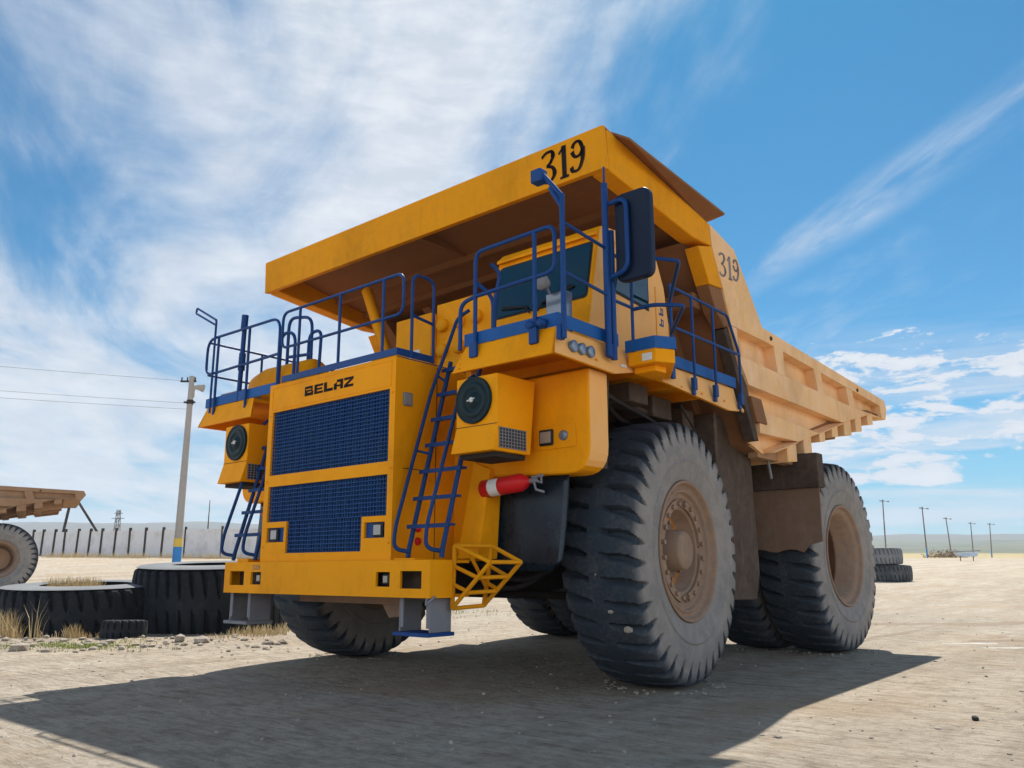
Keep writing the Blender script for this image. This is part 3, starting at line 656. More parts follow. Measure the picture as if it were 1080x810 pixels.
# front fenders
def fender(s):
    X = lambda a: s * a
    mb = MB()
    P_ = [(1.64, 3.358), (1.64, 2.32)] + [(p.x, p.y) for p in fillet([(1.64, 2.32, 0), (3.20, 2.27, 0), (3.20, 3.358, 0)], .30, 6)[1:]]
    P_ = [(X(x), z) for x, z in P_]
    mb.prism(P_, 'y', -1.94, -1.60)
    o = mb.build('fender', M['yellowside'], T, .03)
    mb = MB(); mb.box(min(X(1.22), X(1.70)), max(X(1.22), X(1.70)), -1.90, -1.6, 1.5, 3.3); mb.hexa([(X(1.62), -2.0, 2.5), (X(1.88), -2.0, 2.4), (X(1.88), -1.8, 2.4), (X(1.62), -1.8, 2.5)], [(X(1.60), -2.22, 1.43), (X(1.90), -2.22, 1.43), (X(1.90), -1.9, 1.43), (X(1.60), -1.9, 1.43)])
    mb.build('fender_post', M['yellow'], o, .01)
    mb = MB(); x0, x1 = sorted((X(2.46), X(3.02))); mb.box(x0, x1, -1.955, -1.9405, 2.55, 2.80); lp = mb.build('lamp_panel', M['yellow'], T, .008)
    mb = MB(); x0, x1 = sorted((X(2.56), X(2.74))); mb.box(x0, x1, -1.985, -1.956, 2.59, 2.76); mb.build('lamp_frame', M['black'], lp, .012)
    mb = MB(); mb.box(x0 + .02, x1 - .02, -1.992, -1.9855, 2.615, 2.735); mb.build('lamp_lens', M['lens'], lp, .006)
    mb = MB(); mb.lathe([(-1.956, .055), (-1.975, .052), (-1.98, .04), (-1.98, .001)], (X(2.87), 0, 2.68), 'y', 20); mb.build('round_lamp', M['lensgrey'], lp)
    # rubber sheet under the fender
    P_ = fillet([(1.70, 2.3, 0), (2.83, 2.27, 0), (2.80, 1.31, 0), (1.70, 1.34, 0)], .12, 5, True)
    mb = MB(); nx, nz = 16, 10       # hanging sheet, bowed and curling at its foot
    vv = []
    for a in range(nx + 1):
        for b in range(nz + 1):
            u, w = a / nx, b / nz; x = 1.70 + 1.13 * u; z = 2.30 - (.98 + .02 * math.sin(u * 3)) * w
            if u > .93 and w > .93: z += .05; x -= .03
            vv.append((X(x - .03 * w * u), -1.83 - .10 * w * w + .06 * math.sin(u * 3.0 + .4) * (.3 + w), z))
    th = len(vv); vv += [(x, y + .02, z) for x, y, z in vv]; q = []
    for a in range(nx):
        for b in range(nz):
            k = a * (nz + 1) + b; f4 = (k, k + 1, k + nz + 2, k + nz + 1); q.append(f4); q.append(tuple(th + t for t in f4[::-1]))
    mb.add(vv, q, True)
    edge = [a * (nz + 1) for a in range(nx + 1)] + [nx * (nz + 1) + b for b in range(1, nz + 1)] + [a * (nz + 1) + nz for a in range(nx - 1, -1, -1)] + [b for b in range(nz - 1, 0, -1)]
    o_ = 0
    mb.f += [(edge[k], edge[(k + 1) % len(edge)], edge[(k + 1) % len(edge)] + th, edge[k] + th) for k in range(len(edge))]; mb.mi += [0] * len(edge)
    mb.build('mud_sheet', M['flap'], o)
fender(1); fender(-1)
mb = MB()
mb.prism([(-1.60, 3.36), (-1.60, 2.35), (-1.50, 2.35), (-1.42, 3.36)], 'x', 2.95, 3.10); mb.build('fender_stay', M['darkbrown'], T, .01)
# wheel arch clutter under the near deck
mb = MB()
mb.box(1.85, 1.9, -1.5, 2.5, 2.2, 3.42); 
ma = MB(); ma.box(-1.9, -1.85, -1.5, 2.5, 2.2, 3.42); ma.build('wheel_arch', M['darkbrown'], T, .02)
mb.box(2.2, 3.05, -.95, -.55, 3.18, 3.40); mb.box(2.1, 2.9, -.2, .25, 3.12, 3.38); mb.box(2.1, 2.8, .7, 1.0, 3.05, 3.36); mb.box(1.95, 3.0, 1.18, 1.26, 2.2, 3.35)
mb.box(1.9, 2.5, .9, 1.17, 2.4, 3.1)
for k in range(3): mb.tube([(2.6 + k * .12, -1.4, 3.28), (2.55 + k * .12, 0, 3.22 - k * .03), (2.5, 1.2, 3.1)], .035, 8)
mb.build('wheel_arch', M['darkbrown'], T, .02)
# hanging side guard behind the front wheel
mb = MB()
P_ = [(1.60, .92), (2.52, .90), (2.66, 1.25), (2.60, 2.85), (2.30, 3.42), (1.55, 3.35)]
mb.prism(P_, 'x', 2.80, 2.83); g = mb.build('side_guard', M['darkbrown'], T, .006)
mb = MB(); mb.lathe([(2.832, .07), (2.85, .06), (2.85, .001)], (0, 2.3, 1.2), 'x', 16); mb.build('guard_bolt', M['darkbrown'], g)
mb = MB(); mb.prism([(-p[0] + 0, p[1]) for p in P_], 'x', -2.83, -2.80)
for i in range(len(mb.v)): mb.v[i] = (mb.v[i][0], -mb.v[i][1], mb.v[i][2])
mb.build('side_guard', M['darkbrown'], T)
rail([[(3.30, 1.28, 3.44), (3.16, 1.75, 3.40), (3.0, 2.60, 2.90)]], .022, 'guard_stay', 'body', fr=.02)
rail([[(3.02, 2.6, 3.35), (2.95, 3.0, 2.62)]], .022, 'guard_stay', 'grey', fr=.02)
# flaps in front of the rear wheels
for s in (1, -1):
    mb = MB(); bot = []
    xs = [2.30 + k * .1 for k in range(12)]
    for k, x in enumerate(xs): bot.append((s * x, 1.58 + .025 * math.sin(k * 1.3) + .012 * math.sin(k * 3.1) + (.10 if k > 8 else 0)))
    mb.prism([(s * 3.41, 2.56), (s * 2.30, 2.58)] + bot, 'y', 3.62, 3.645)
    o = mb.build('rear_mud_flap', M['flaprust'], T)
    mb = MB(); mb.box(min(s * 2.3, s * 3.44), max(s * 2.3, s * 3.44), 3.56, 3.80, 2.50, 3.02); mb.build('flap_hanger', M['darkbrown'], o, .02)
# pivot beam under the body
for s in (-1, 1):
    mb = MB(); mb.box(min(s * 2.9, s * 3.06), max(s * 2.9, s * 3.06), 2.35, 3.95, 2.86, 3.02); mb.build('body_rail', M['hub'], T, .01)
# ladders
def ladder(s):
    X = lambda a: s * a
    yz = lambda z, o=0: -2.76 + (z - 1.5) * .27 + o
    mb = MB()
    for x in (1.42, 1.92):
        mb.tube(fillet([(X(x), yz(1.46) - .0, 1.44), (X(x), yz(1.5), 1.52), (X(x), yz(3.66), 3.66)], .05), .026, 8)
    o = mb.build('ladder', M['ladderblue'], T)
    for k in range(7):
        z = 1.77 + k * .298
        mb = MB(); mb.box(min(X(1.36), X(1.98)), max(X(1.36), X(1.98)), yz(z) - .05, yz(z) + .05, z - .012, z + .012)
        mb.box(min(X(1.36), X(1.98)), max(X(1.36), X(1.98)), yz(z) - .056, yz(z) - .051, z - .03, z + .014); mb.build('rung', M['ladderblue'], o)
    mb = MB()
    for x, top in (((1.30, 4.35), (1.78, 3.4)) if s > 0 else ((-2.06, 3.4), (-1.56, 3.4))):
        pts = [(x + .14, yz(1.5), 1.50), (x + .02, yz(1.55, -.14), 1.53), (x, yz(1.75, -.16), 1.75), (x + .05, yz(3.3, -.13), 3.3)]
        if top > 4: pts += [(x + .12, yz(3.7, -.1), 3.75), (x + .16, yz(3.9, .0), 4.2), (x + .3, yz(3.9, .05), 4.28)]
        else: pts += [(x + .08, yz(3.4, .0), 3.42)]
        mb.tube(fillet(pts, .14), .022, 8)
    if s > 0: mb.tube([(X(1.31), yz(2.6, -.14), 2.6), (X(1.42), yz(2.6), 2.56)], .015, 6); mb.tube([(X(1.34), yz(3.5, -.12), 3.5), (X(1.44), yz(3.4), 3.4)], .015, 6)
    mb.build('handrail', M['ladderblue'], o)
ladder(1); ladder(-1)
mb = MB()
for z in (1.62, 1.76): mb.lathe([(0, .045), (.02, .04), (.02, .001)], (HX + .001, -2.45, z), 'x', 14)
mb.build('side_reflector', M['red'], T)
# step cage beside the bumper
mb = MB(); r = .024
A = [(1.88, -2.54, 1.56), (1.85, -2.54, .93), (2.36, -2.52, 1.39)]; B = [(2.06, -2.17, 1.56), (1.95, -2.17, .95), (2.46, -2.17, 1.39)]
lerp = lambda p, q, t: tuple(a + (b - a) * t for a, b in zip(p, q))
for t_ in (A, B): mb.tube([t_[0], t_[1]], r); mb.tube([t_[0], t_[2]], r); mb.tube([t_[1], t_[2]], r)
for t in (.33, .62):
    for t_ in (A, B): mb.tube([lerp(t_[0], t_[1], t), lerp(t_[2], t_[1], t)], r * .9)
for t in (0, .33, .66, 1): mb.tube([lerp(A[2], A[1], t), lerp(B[2], B[1], t)], r * .9)
mb.tube([A[0], B[0]], r); mb.tube([lerp(A[0], A[2], .4), lerp(B[0], B[1], .7)], r * .8)
mb.build('step_cage', M['canopy'], T)
# cab
mb = MB()
side = [(-1.76, 3.653), (-1.45, 5.10), (-1.40, 5.16), (-.45, 5.26), (-.22, 5.12), (-.05, 4.75), (.03, 4.3), (.05, 3.653)]
mb.prism(side, 'x', lambda p: 1.60 - (p[1] - 3.65) * .06, lambda p: 3.05)
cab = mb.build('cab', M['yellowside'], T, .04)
def cf(u, v, off):   # point on the raked cab front: u across 0..1, v = height
    y = -1.76 + (v - 3.653) * (.31 / 1.447); xl = 1.60 - (v - 3.65) * .06
    return (xl + (3.05 - xl) * u, y - off, v + off * .2)
def cfrect(u0, u1, v0, v1, off, name, mat, par, rad=.05, th=.012):
    P_ = fillet([(u0 * 1.5, v0, 0), (u1 * 1.5, v0, 0), (u1 * 1.5, v1, 0), (u0 * 1.5, v1, 0)], rad, 4, True)
    mb = MB(); n = len(P_); a = [cf(p.x / 1.5, p.y, off) for p in P_]; b = [cf(p.x / 1.5, p.y, off - th) for p in P_]
    mb.add(a + b, [tuple(range(n)), tuple(range(n, 2 * n))[::-1]] + [(i, (i + 1) % n, n + (i + 1) % n, n + i) for i in range(n)])
    return mb.build(name, mat, par)
seal = cfrect(.035, .955, 4.245, 4.955, .006, 'windshield_seal', M['black'], cab, .06)
cfrect(.05, .94, 4.27, 4.93, .012, 'windshield', M['glass'], cab, .05)
mb = MB(); mb.hexa([cf(.02, 5.0, .05), cf(.98, 5.0, .05), cf(.98, 5.04, .05), cf(.02, 5.04, .05)], [cf(.02, 5.02, 0), cf(.98, 5.02, 0), cf(.98, 5.1, 0), cf(.02, 5.1, 0)]); mb.build('roof_visor', M['yellow'], cab)
for u, uu, vv in ((.42, .14, 4.36), (.50, .80, 4.42)):
    mb = MB(); mb.tube([cf(u, 4.21, .03), cf(u + (uu - u) * .15, 4.30, .04), cf(uu, vv + .02, .03)], .011, 6); mb.tube([cf(u + (uu - u) * .1, 4.30, .026), cf(uu + (uu - u) * .1, vv, .026)], .014, 6); mb.build('wiper', M['black'], cab)
# side door and window
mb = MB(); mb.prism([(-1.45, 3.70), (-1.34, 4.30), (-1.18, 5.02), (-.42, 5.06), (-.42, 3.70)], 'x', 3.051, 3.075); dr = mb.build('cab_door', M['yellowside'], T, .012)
mb = MB(); mb.prism([(-1.25, 4.38), (-1.10, 4.98), (-.50, 5.0), (-.50, 4.33)], 'x', 3.0752, 3.082); sl = mb.build('window_seal', M['black'], dr)
mb = MB(); mb.prism([(-1.22, 4.41), (-1.08, 4.95), (-.53, 4.97), (-.53, 4.36)], 'x', 3.0822, 3.088); mb.build('side_window', M['glass'], dr)
mb = MB(); mb.tube(fillet([(3.08, -1.32, 4.2), (3.13, -1.32, 4.2), (3.13, -1.36, 3.95), (3.08, -1.36, 3.95)], .03), .012, 6); mb.build('door_handle', M['black'], dr)
mb = MB(); mb.box(3.051, 3.056, -.30, -.285, 3.7, 4.7); mb.box(3.051, 3.056, .0, .012, 3.7, 4.3); mb.build('cab_seam', M['canopy'], cab)
# stacked blue capitals on the rear of the cab side
mb = MB()
for (y0, z0) in ((-.22, 4.36), (-.22, 4.22)):
    for (a, b, c, d) in ((0, .10, 0, .025), (.04, .06, .026, .10), (.085, .10, .026, .09), (0.061, .0845, .075, .09)): mb.box(3.0512, 3.053, y0 + a, y0 + b, z0 + c, z0 + d)
mb.build('cab_lettering', M['blue'], cab)
# work light and grey box on the front corner of the cab
mb = MB(); mb.lathe([(0, .001), (.02, .05), (.10, .085), (.12, .085), (.121, .001)], (2.90, -2.35, 4.25), 'y', 20)
for i in range(len(mb.v)): x, y, z = mb.v[i]; mb.v[i] = (x, -4.7 - y + .12, z)
wl = mb.build('work_lamp', M['grey'], T); mb = MB(); mb.box(2.86, 3.12, -2.22, -2.10, 3.66, 4.15); mb.tube([(2.9, -2.2, 4.15), (2.9, -2.28, 4.25)], .02, 6); mb.build('lamp_mount', M['lensgrey'], wl, .01)
mb = MB()
for x in (2.98, 3.12): mb.lathe([(-2.655, .001), (-2.655, .045), (-2.60, .05), (-2.56, .05)], (x, 0, 3.70), 'y', 14)
mb.build('horn', M['blue'], T)
# ------------------------------------------------------------------ dump body
def bx_of(y): return 3.3 - .0267 * (y - .8)
body = MB()
IN = .17
outl = [(.81, 5.49), (.76, 5.80), (1.51, 5.66), (2.11, 4.99), (2.33, 4.72), (8.33, 4.57), (8.43, 4.39), (8.29, 4.18), (7.4, 4.18), (5.67, 3.77), (2.45, 2.91), (2.0, 3.02), (1.71, 3.87), (1.26, 4.51), (1.07, 4.98)]
pieces = [
 [(.81, 5.49), (.76, 5.80), (1.51, 5.66), (2.11, 4.99), (2.33, 4.72), (2.45, 4.53), (1.26, 4.515), (1.07, 4.98)],
 [(2.33, 4.725), (8.33, 4.57), (8.43, 4.39), (8.29, 4.18), (8.03, 4.18), (7.98, 4.42), (2.452, 4.53)],
 [(1.26, 4.51), (1.45, 4.51), (1.45, 4.16), (1.60, 3.9), (1.72, 3.87)][:4],
 [(2.72, 4.525), (3.08, 4.52), (3.08, 4.135), (2.80, 4.135)],
 [(4.38, 4.49), (4.71, 4.485), (4.76, 4.13), (4.50, 4.13)],
 [(5.98, 4.455), (6.30, 4.45), (6.40, 4.13), (6.08, 4.13)],
 [(1.42, 4.135), (6.40, 4.13), (7.2, 4.13), (5.62, 3.77), (1.72, 3.77)],
 [(2.02, 3.46), (4.40, 3.43), (3.45, 3.185), (2.0, 3.14)]]
FL = MB(); FL.prism([(2.0, 3.0), (2.45, 2.92), (5.67, 3.78), (7.4, 4.19), (8.29, 4.2), (8.29, 4.26), (7.4, 4.26), (5.67, 3.85), (2.45, 3.0)], 'x', -3.04, 3.04)
BO = FL.build('dump_body', M['inner'], T)
for s in (1, -1):
    SG = MB(); SG.prism(outl, 'x', lambda p: s * (bx_of(p[0]) - IN - .06), lambda p: s * (bx_of(p[0]) - IN))
    for k, p_ in enumerate(pieces):
        e = .0015 * (k % 3)
        SG.prism(p_, 'x', lambda p: s * (bx_of(p[0]) - IN - .01), lambda p: s * (bx_of(p[0]) - e))
    # sloping shelves at the foot of each recess
    def shelf(y0, z0, y1, z1, up, back=.0):
        a = [(s * bx_of(y0), y0, z0), (s * bx_of(y1), y1, z1), (s * (bx_of(y1) - .01), y1, z1 - .02), (s * (bx_of(y0) - .01), y0, z0 - .02)]
        b = [(s * (bx_of(y0) - IN), y0, z0 + up), (s * (bx_of(y1) - IN), y1, z1 + up), (s * (bx_of(y1) - IN), y1, z1), (s * (bx_of(y0) - IN), y0, z0)]
        SG.hexa(a, b)
    shelf(4.40, 3.43, 5.64, 3.765, .05); shelf(2.47, 2.93, 3.43, 3.18, .05); shelf(6.46, 4.135, 7.9, 4.18, .05)
    SG.build('side_wall', M['body'], BO, .012)
mb = MB()
for (y, z) in ((2.62, 4.62), (6.6, 4.50)):
    mb = MB(); mb.lathe([(0, .035), (.02, .03), (.02, .001)], (bx_of(y) - .002, y, z), 'x', 10); mb.build('rope_ring', M['darkbrown'], BO)
# cross ribs
for (y0, y1, zt, zb) in ((3.03, 3.38, 3.06, 2.84), (3.73, 4.05, 3.26, 3.04), (4.47, 4.72, 3.45, 3.30), (5.11, 5.38, 3.62, 3.46), (5.76, 6.12, 3.80, 3.57), (6.43, 6.75, 3.95, 3.72), (7.18, 7.48, 4.12, 3.94)):
    mb = MB(); xo = bx_of(y0) - .03
    mb.prism([(y0, zb), (y1, zb + .04), (y1, zt + .08), (y0, zt)], 'x', -xo, xo); mb.build('floor_rib', M['body'], BO, .008)
mb = MB(); mb.box(-1.2, -.9, 2.6, 7.6, 3.0, 3.3)
for i in range(len(mb.v)): x, y, z = mb.v[i]; mb.v[i] = (x, y, z + (y - 2.6) * .2 - .1)
n = len(mb.v); mb.add([(-x, y, z) for x, y, z in mb.v[:n]], mb.f[:]); mb.build('body_sill', M['inner'], BO)
mb = MB(); mb.prism([(6.5, 3.62), (7.5, 3.78), (7.6, 4.2), (6.3, 4.0)], 'x', 2.3, 2.36); mb.build('tail_guard', M['inner'], BO); mb = MB(); mb.prism([(6.5, 3.62), (7.5, 3.78), (7.6, 4.2), (6.3, 4.0)], 'x', -2.36, -2.3); mb.build('tail_guard', M['inner'], BO)
# sloping front wall with ribs
FW = [(.30, 5.50), (.72, 5.62), (1.03, 4.98), (1.66, 3.87), (2.2, 2.95), (1.95, 2.85), (1.30, 3.87), (.70, 4.98)]
mb = MB(); mb.prism([(.42, 5.49), (.74, 5.60), (1.05, 4.98), (1.68, 3.87), (2.1, 3.0), (1.98, 3.0), (1.50, 3.87), (.88, 4.98)], 'x', -3.08, 3.08); mb.build('front_wall', M['inner'], BO)
for x in (-2.6, -1.5, -.5, .5, 1.5, 2.45):
    mb = MB(); mb.prism([(.15, 5.5), (.5, 5.5), (.95, 4.98), (1.55, 3.87), (2.0, 3.02), (1.78, 2.98), (1.32, 3.87), (.70, 4.98)], 'x', x - .09, x + .09); mb.build('wall_rib', M['inner'], BO, .01)
for (y, z) in ((.72, 4.78), (1.28, 3.75)):
    mb = MB(); mb.box(-3.06, 3.06, y - .06, y + .3, z - .1, z + .1); mb.build('wall_rib', M['inner'], BO, .01)
for s in (1, -1):           # edge strips of the front wall, bright above, shadow painted dark brown below
    mb = MB(); mb.prism([(.44, 5.40), (.805, 5.50), (1.065, 4.98), (.70, 4.95)], 'x', s * 3.085, s * 3.288); mb.build('corner_strip', M['canopy'], BO, .008)
    mb = MB(); mb.prism([(.70, 4.945), (1.064, 4.975), (1.255, 4.51), (1.10, 4.45), (.88, 4.62)], 'x', s * 3.085, s * 3.27); mb.build('corner_strip', M['inner'], BO, .008)
    mb = MB(); mb.prism([(1.255, 4.50), (1.52, 3.96), (1.70, 3.86), (2.0, 3.03), (1.86, 3.03), (1.42, 3.9), (1.13, 4.44)], 'x', s * 3.085, s * 3.24); mb.build('corner_strip', M['darkbrown'], BO, .008)
    mb = MB(); mb.box(min(s * 3.09, s * 3.29), max(s * 3.09, s * 3.29), 1.88, 2.22, 3.28, 3.62)
    for i in range(len(mb.v)): x, y, z = mb.v[i]; mb.v[i] = (x, y - (z - 3.28) * .45, z)
    mb.build('body_bracket', M['inner'], BO, .01)
# canopy over the cab
mb = MB(); mb.prism([(-1.70, 5.665), (-1.72, 6.18), (-1.66, 6.20), (-1.60, 5.68)], 'x', -3.30, 3.30); fas = mb.build('canopy_front', M['canopy'], BO, .012)
mb = MB(); mb.prism([(-1.655, 6.03), (-1.655, 6.12), (.76, 5.79), (.74, 5.62), (.6, 5.62)], 'x', -3.05, 3.05); mb.build('canopy_roof', M['inner'], BO)
mb = MB(); mb.box(-3.02, 3.02, -.5, -.42, 5.72, 5.9); mb.box(-3.02, 3.02, .1, .18, 5.62, 5.8); mb.box(-.04, .04, -1.6, -.505, 5.8, 5.97); mb.build('roof_stiffener', M['inner'], BO)
for s in (1, -1):
    mb = MB(); mb.prism([(-1.598, 5.67), (-1.64, 6.185), (.76, 5.805), (.80, 5.50), (.30, 5.47)], 'x', s * 3.06, s * 3.30); mb.build('canopy_beam', M['canopy'], BO, .02)
    if s < 0: continue
    mb = MB()
    mb.hexa([(s * 3.27, -1.50, 6.17), (s * 3.27, .76, 5.83), (s * 3.49, .84, 5.90), (s * 3.49, -1.46, 6.03)], [(s * 3.27, -1.50, 6.20), (s * 3.27, .76, 5.86), (s * 3.49, .84, 5.93), (s * 3.49, -1.46, 6.06)])
    mb.build('spill_plate', M['inner'], BO)
    mb = MB(); mb.tube([(s * 3.285, -1.66, 6.17), (s * 3.285, .7, 5.82)], .018, 6); mb.build('edge_rod', M['inner'], BO)
mb = MB()
for x in (.35,): mb.box(x, x + .005, -1.7225, -1.7, 5.69, 6.17)
for i in range(len(mb.v)):
    x, y, z = mb.v[i]; mb.v[i] = (x, y + (6.18 - z) * .038, z)
mb.build('weld_seam', M['canopy'], BO)
mb = MB()
number319(mb, lambda x, z: (2.42 + x * .66, -1.7245 + (5.93 - 5.8 - .0) * 0 - .0, 5.72 + z * .40 + x * 0))
for i in range(len(mb.v)):
    x, y, z = mb.v[i]; mb.v[i] = (x, -1.705 - (z - 5.665) / .515 * .02, z)
mb.build('painted_number', M['decal'], BO)
mb = MB(); number319(mb, lambda x, z: (0, .98 + x * .68, 5.14 + z * .34 + x * .06))
mb.v = [(bx_of(y) + .003, y, z) for x, y, z in mb.v]
mb.build('painted_number', M['decalgrey'], BO)
# fire extinguisher clipped below the fender
E_ = thing('fire_extinguisher', 'red fire extinguisher with white label clipped under the fender of the big truck', 'fire extinguisher', (2.12, -2.04, 2.2))
E_.scale = (1.08, 1.15, 1.15)
mb = MB(); mb.lathe([(-.30, .001), (-.30, .05), (-.27, .085), (.22, .085), (.28, .06), (.31, .028), (.34, .028), (.34, .001)], (0, 0, 0), 'x', 24); cy = mb.build('cylinder', M['red'], E_)
mb = MB(); mb.lathe([(-.16, .0862), (-.03, .0862)], (0, 0, 0), 'x', 14, a0=2.2, a1=4.6); mb.build('white_label', M['white'], cy)
mb = MB(); mb.tube([(.34, 0, 0), (.42, 0, 0)], .022, 8); mb.tube([(.38, 0, 0), (.42, -.02, -.09), (.50, 0, -.12)], .012, 6); mb.tube([(.36, 0, .03), (.50, 0, .03)], .012, 6); mb.tube([(.40, 0, 0), (.46, .02, -.03), (.45, .03, .05)], .014, 6); mb.build('valve', M['grey'], E_)
E_.rotation_euler = (0, R(-4), 0)
E2 = thing('fire_extinguisher', 'red fire extinguisher end beside the far ladder of the big truck', 'fire extinguisher', (-2.02, -2.1, 2.12))
o = cy.copy(); C.objects.link(o); o.parent = E2
for ch in cy.children:
    d = ch.copy(); C.objects.link(d); d.parent = o
E2.rotation_euler = (0, R(4), R(180))
# ------------------------------------------------------------------ terrain
CAM = Vector((8.04, -8.821, 1.32)); yaw = R(40.565)
F = Vector((-math.sin(yaw), math.cos(yaw), 0)); RT = Vector((math.cos(yaw), math.sin(yaw), 0))
def interp(x, pts):
    if x <= pts[0][0]: return pts[0][1]
    for (a, b), (c, d) in zip(pts[:-1], pts[1:]):
        if x < c: t = (x - a) / (c - a); return b + (d - b) * t
    return pts[-1][1]
LP = [(23, 0), (37, .30), (52, .95), (85, 2.80), (120, 3.6), (300, 4.6), (700, 11), (1300, 26), (2100, 92), (2800, 156), (3000, 158), (3400, 130)]
RP = [(32, 0), (45, .35), (52, .58), (100, 1.75), (150, 3.1), (200, 3.7), (300, 5.0), (700, 14.5), (1300, 33), (2100, 70), (2700, 106), (2900, 110), (3400, 95)]
def gh(x, y):
    d = Vector((x, y, 0)) - Vector((CAM.x, CAM.y, 0)); D = d.dot(F); L = d.dot(RT)
    dist = d.length
    DD = max(D, dist * .45)
    u = max(0, min(1, (L / max(dist, 1) + .35) / .5)); u = u * u * (3 - 2 * u)
    h = interp(DD, LP) * (1 - u) + interp(DD, RP) * u
    if dist > 500:
        w = min(1, (dist - 500) / 900)
        h += w * (noise.fractal(Vector((x / 700, y / 700, 3.1)), 1.0, 2.0, 5) * 16 * min(1, dist / 2400) + abs(noise.noise(Vector((x / 260, y / 260, 0)))) * -12 * w)
    elif dist < 140:
        k = min(1, max(0, (dist - 13) / 10))
        # keep it flat under the truck
        rect = max(abs(x) - 4.5, abs(y - 2.5) - 8.5, 0); k2 = min(1, rect / 2.5)
        h += (noise.fractal(Vector((x / 4.5, y / 4.5, 0)), 1.0, 2.0, 4) * .05 * k + noise.fractal(Vector((x * 1.1, y * 1.1, 7)), 1.0, 2.0, 3) * .010) * k2
        # rough bank of earth in front of the old tyres
        p = (D - (16.2 + .0 * L)) / .9
        if L < -4: h += .06 * math.exp(-p * p) * min(1, (-4 - L) / 2) * (1 + 1.2 * noise.noise(Vector((x * 1.3, y * 1.3, 2))))
    return h
mb = MB(); rings = [0]; r = .8
while r < 3600: rings.append(r); r *= 1.045 if r < 60 else 1.07
rings.append(3600); NA = 220
# non-uniform angles: dense in view
angs = []
for k in range(NA): angs.append(R(40.565 + 90) + R(-50 + 100 * k / NA))
for k in range(56): angs.append(R(40.565 + 90) + R(50 + 260 * k / 56))
n = len(angs); vs = [(CAM.x, CAM.y, gh(CAM.x, CAM.y))]
for r in rings[1:]:
    for a in angs:
        x, y = CAM.x + math.cos(a) * r, CAM.y + math.sin(a) * r; vs.append((x, y, gh(x, y)))
fs = [(0, 1 + k, 1 + (k + 1) % n) for k in range(n)]
for i in range(len(rings) - 2):
    for k in range(n): fs.append((1 + i * n + k, 1 + (i + 1) * n + k, 1 + (i + 1) * n + (k + 1) % n, 1 + i * n + (k + 1) % n))
mb.add(vs, fs, True)
tag(mb.build('ground', M['ground'], recalc=True), kind='structure')
# ------------------------------------------------------------------ old tyres lying about
OLD = tyre_mesh('old_tyre', 1.62, .52, 40, 12, .085, M['oldrubber'], s=.7)
def lying_tyre(x, y, z, sc, hgt, label, tilt=(0, 0), me=OLD, group='old tyres lying on the ground', rot=0, pale_top=True, lean=0):
    t = thing('old_tyre', label, 'tyre', (x, y, z), 0, group)
    t.rotation_euler = Matrix.Rotation(R(lean), 4, RT).to_euler()
    o = bpy.data.objects.new('tread', me); C.objects.link(o); o.parent = t
    o.rotation_euler = (R(tilt[0]), R(90 + tilt[1]), R(rot)); o.scale = (hgt / 1.04, sc, sc); o.location = (0, 0, hgt / 2)
    if pale_top:
        mb = MB(); mb.lathe([(.52, .80), (.534, .86), (.542, .98), (.540, 1.12), (.532, 1.28), (.520, 1.40), (.500, 1.46)], (0, 0, 0), 'x', 72)
        w = mb.build('sidewall', M['rubbertop'], t); w.rotation_euler = o.rotation_euler; w.scale = (hgt / 1.04, sc * 1.06, sc * 1.06); w.location = (0, 0, hgt / 2)
        # 'up' side of the tyre is local -x after the turn
        w.scale.x *= -1
    return t
g1 = gh(-11.95, -.66)
tyreA = lying_tyre(-11.62, -.45, -.04, 1.10, 1.06, 'large old tyre lying flat at the left with dry grass growing out of its middle', lean=2.6)
mb = MB(); mb.lathe([(.93, .001), (.90, .5), (.86, .86)], (0, 0, 0), 'z', 24); mb.build('earth_fill', M['ground'], tyreA)
tyreB = lying_tyre(-10.15, 1.75, -.05, 1.06, 1.50, 'tall old tyre lying flat close behind the bumper end, pale top and dark sides', lean=3.2)
SMT = tyre_mesh('small_tyre', 1.62, .52, 20, 14, .16, M['oldrubber'], s=.5)
sm = lying_tyre(CAM.x + F.x * 16.75 - RT.x * 7.52, CAM.y + F.y * 16.75 - RT.y * 7.52, -.02, .26, .40, 'small old tyre half buried between the two large old tyres', pale_top=False, lean=-3, me=SMT)
Gs = gh(-9.1, 45.4)
for k, (dx, dy, lab) in enumerate(((0, 0, 'old tyre at the bottom of the stack to the right of the rear wheel'), (-.4, -.2, 'old tyre on top of the stack to the right of the rear wheel'))):
    t = lying_tyre(-8.6 + dx, 45.4 + dy, Gs + k * .99 - .05, .98, .98, lab, pale_top=(k == 1), group='stacked old tyres far right')
    for c in t.children: c.material_slots[0].link = 'OBJECT'; c.material_slots[0].material = M['rubbertop'] if k else M['greyrubber']
# ------------------------------------------------------------------ dry plants, stones
def blades(name, spots, mat, label, cat):
    mb = MB()
    for (x, y, z, n_, rad, h) in spots:
        for k in range(n_):
            a = random.random() * 6.28; r = rad * math.sqrt(random.random()); px, py = x + math.cos(a) * r, y + math.sin(a) * r
            pz = (gh(px, py) if z is None else z); hh = h * (.4 + random.random() * .8); b = random.random() * 6.28; l = hh * (.1 + .5 * random.random()); w = .006 + .004 * random.random()
            d = Vector((math.cos(b), math.sin(b), 0)); sd = Vector((-d.y, d.x, 0)) * w; p = Vector((px, py, pz - .01)); m = p + d * l * .35 + Vector((0, 0, hh * .6)); e = p + d * l + Vector((0, 0, hh))
            mb.add([p - sd, p + sd, m + sd * .7, m - sd * .7, e], [(0, 1, 2, 3), (3, 2, 4)])
    return tag(mb.build(name, mat, recalc=False), label, cat, kind='stuff')
def at(D, L): return CAM.x + F.x * D + RT.x * L, CAM.y + F.y * D + RT.y * L
S = []
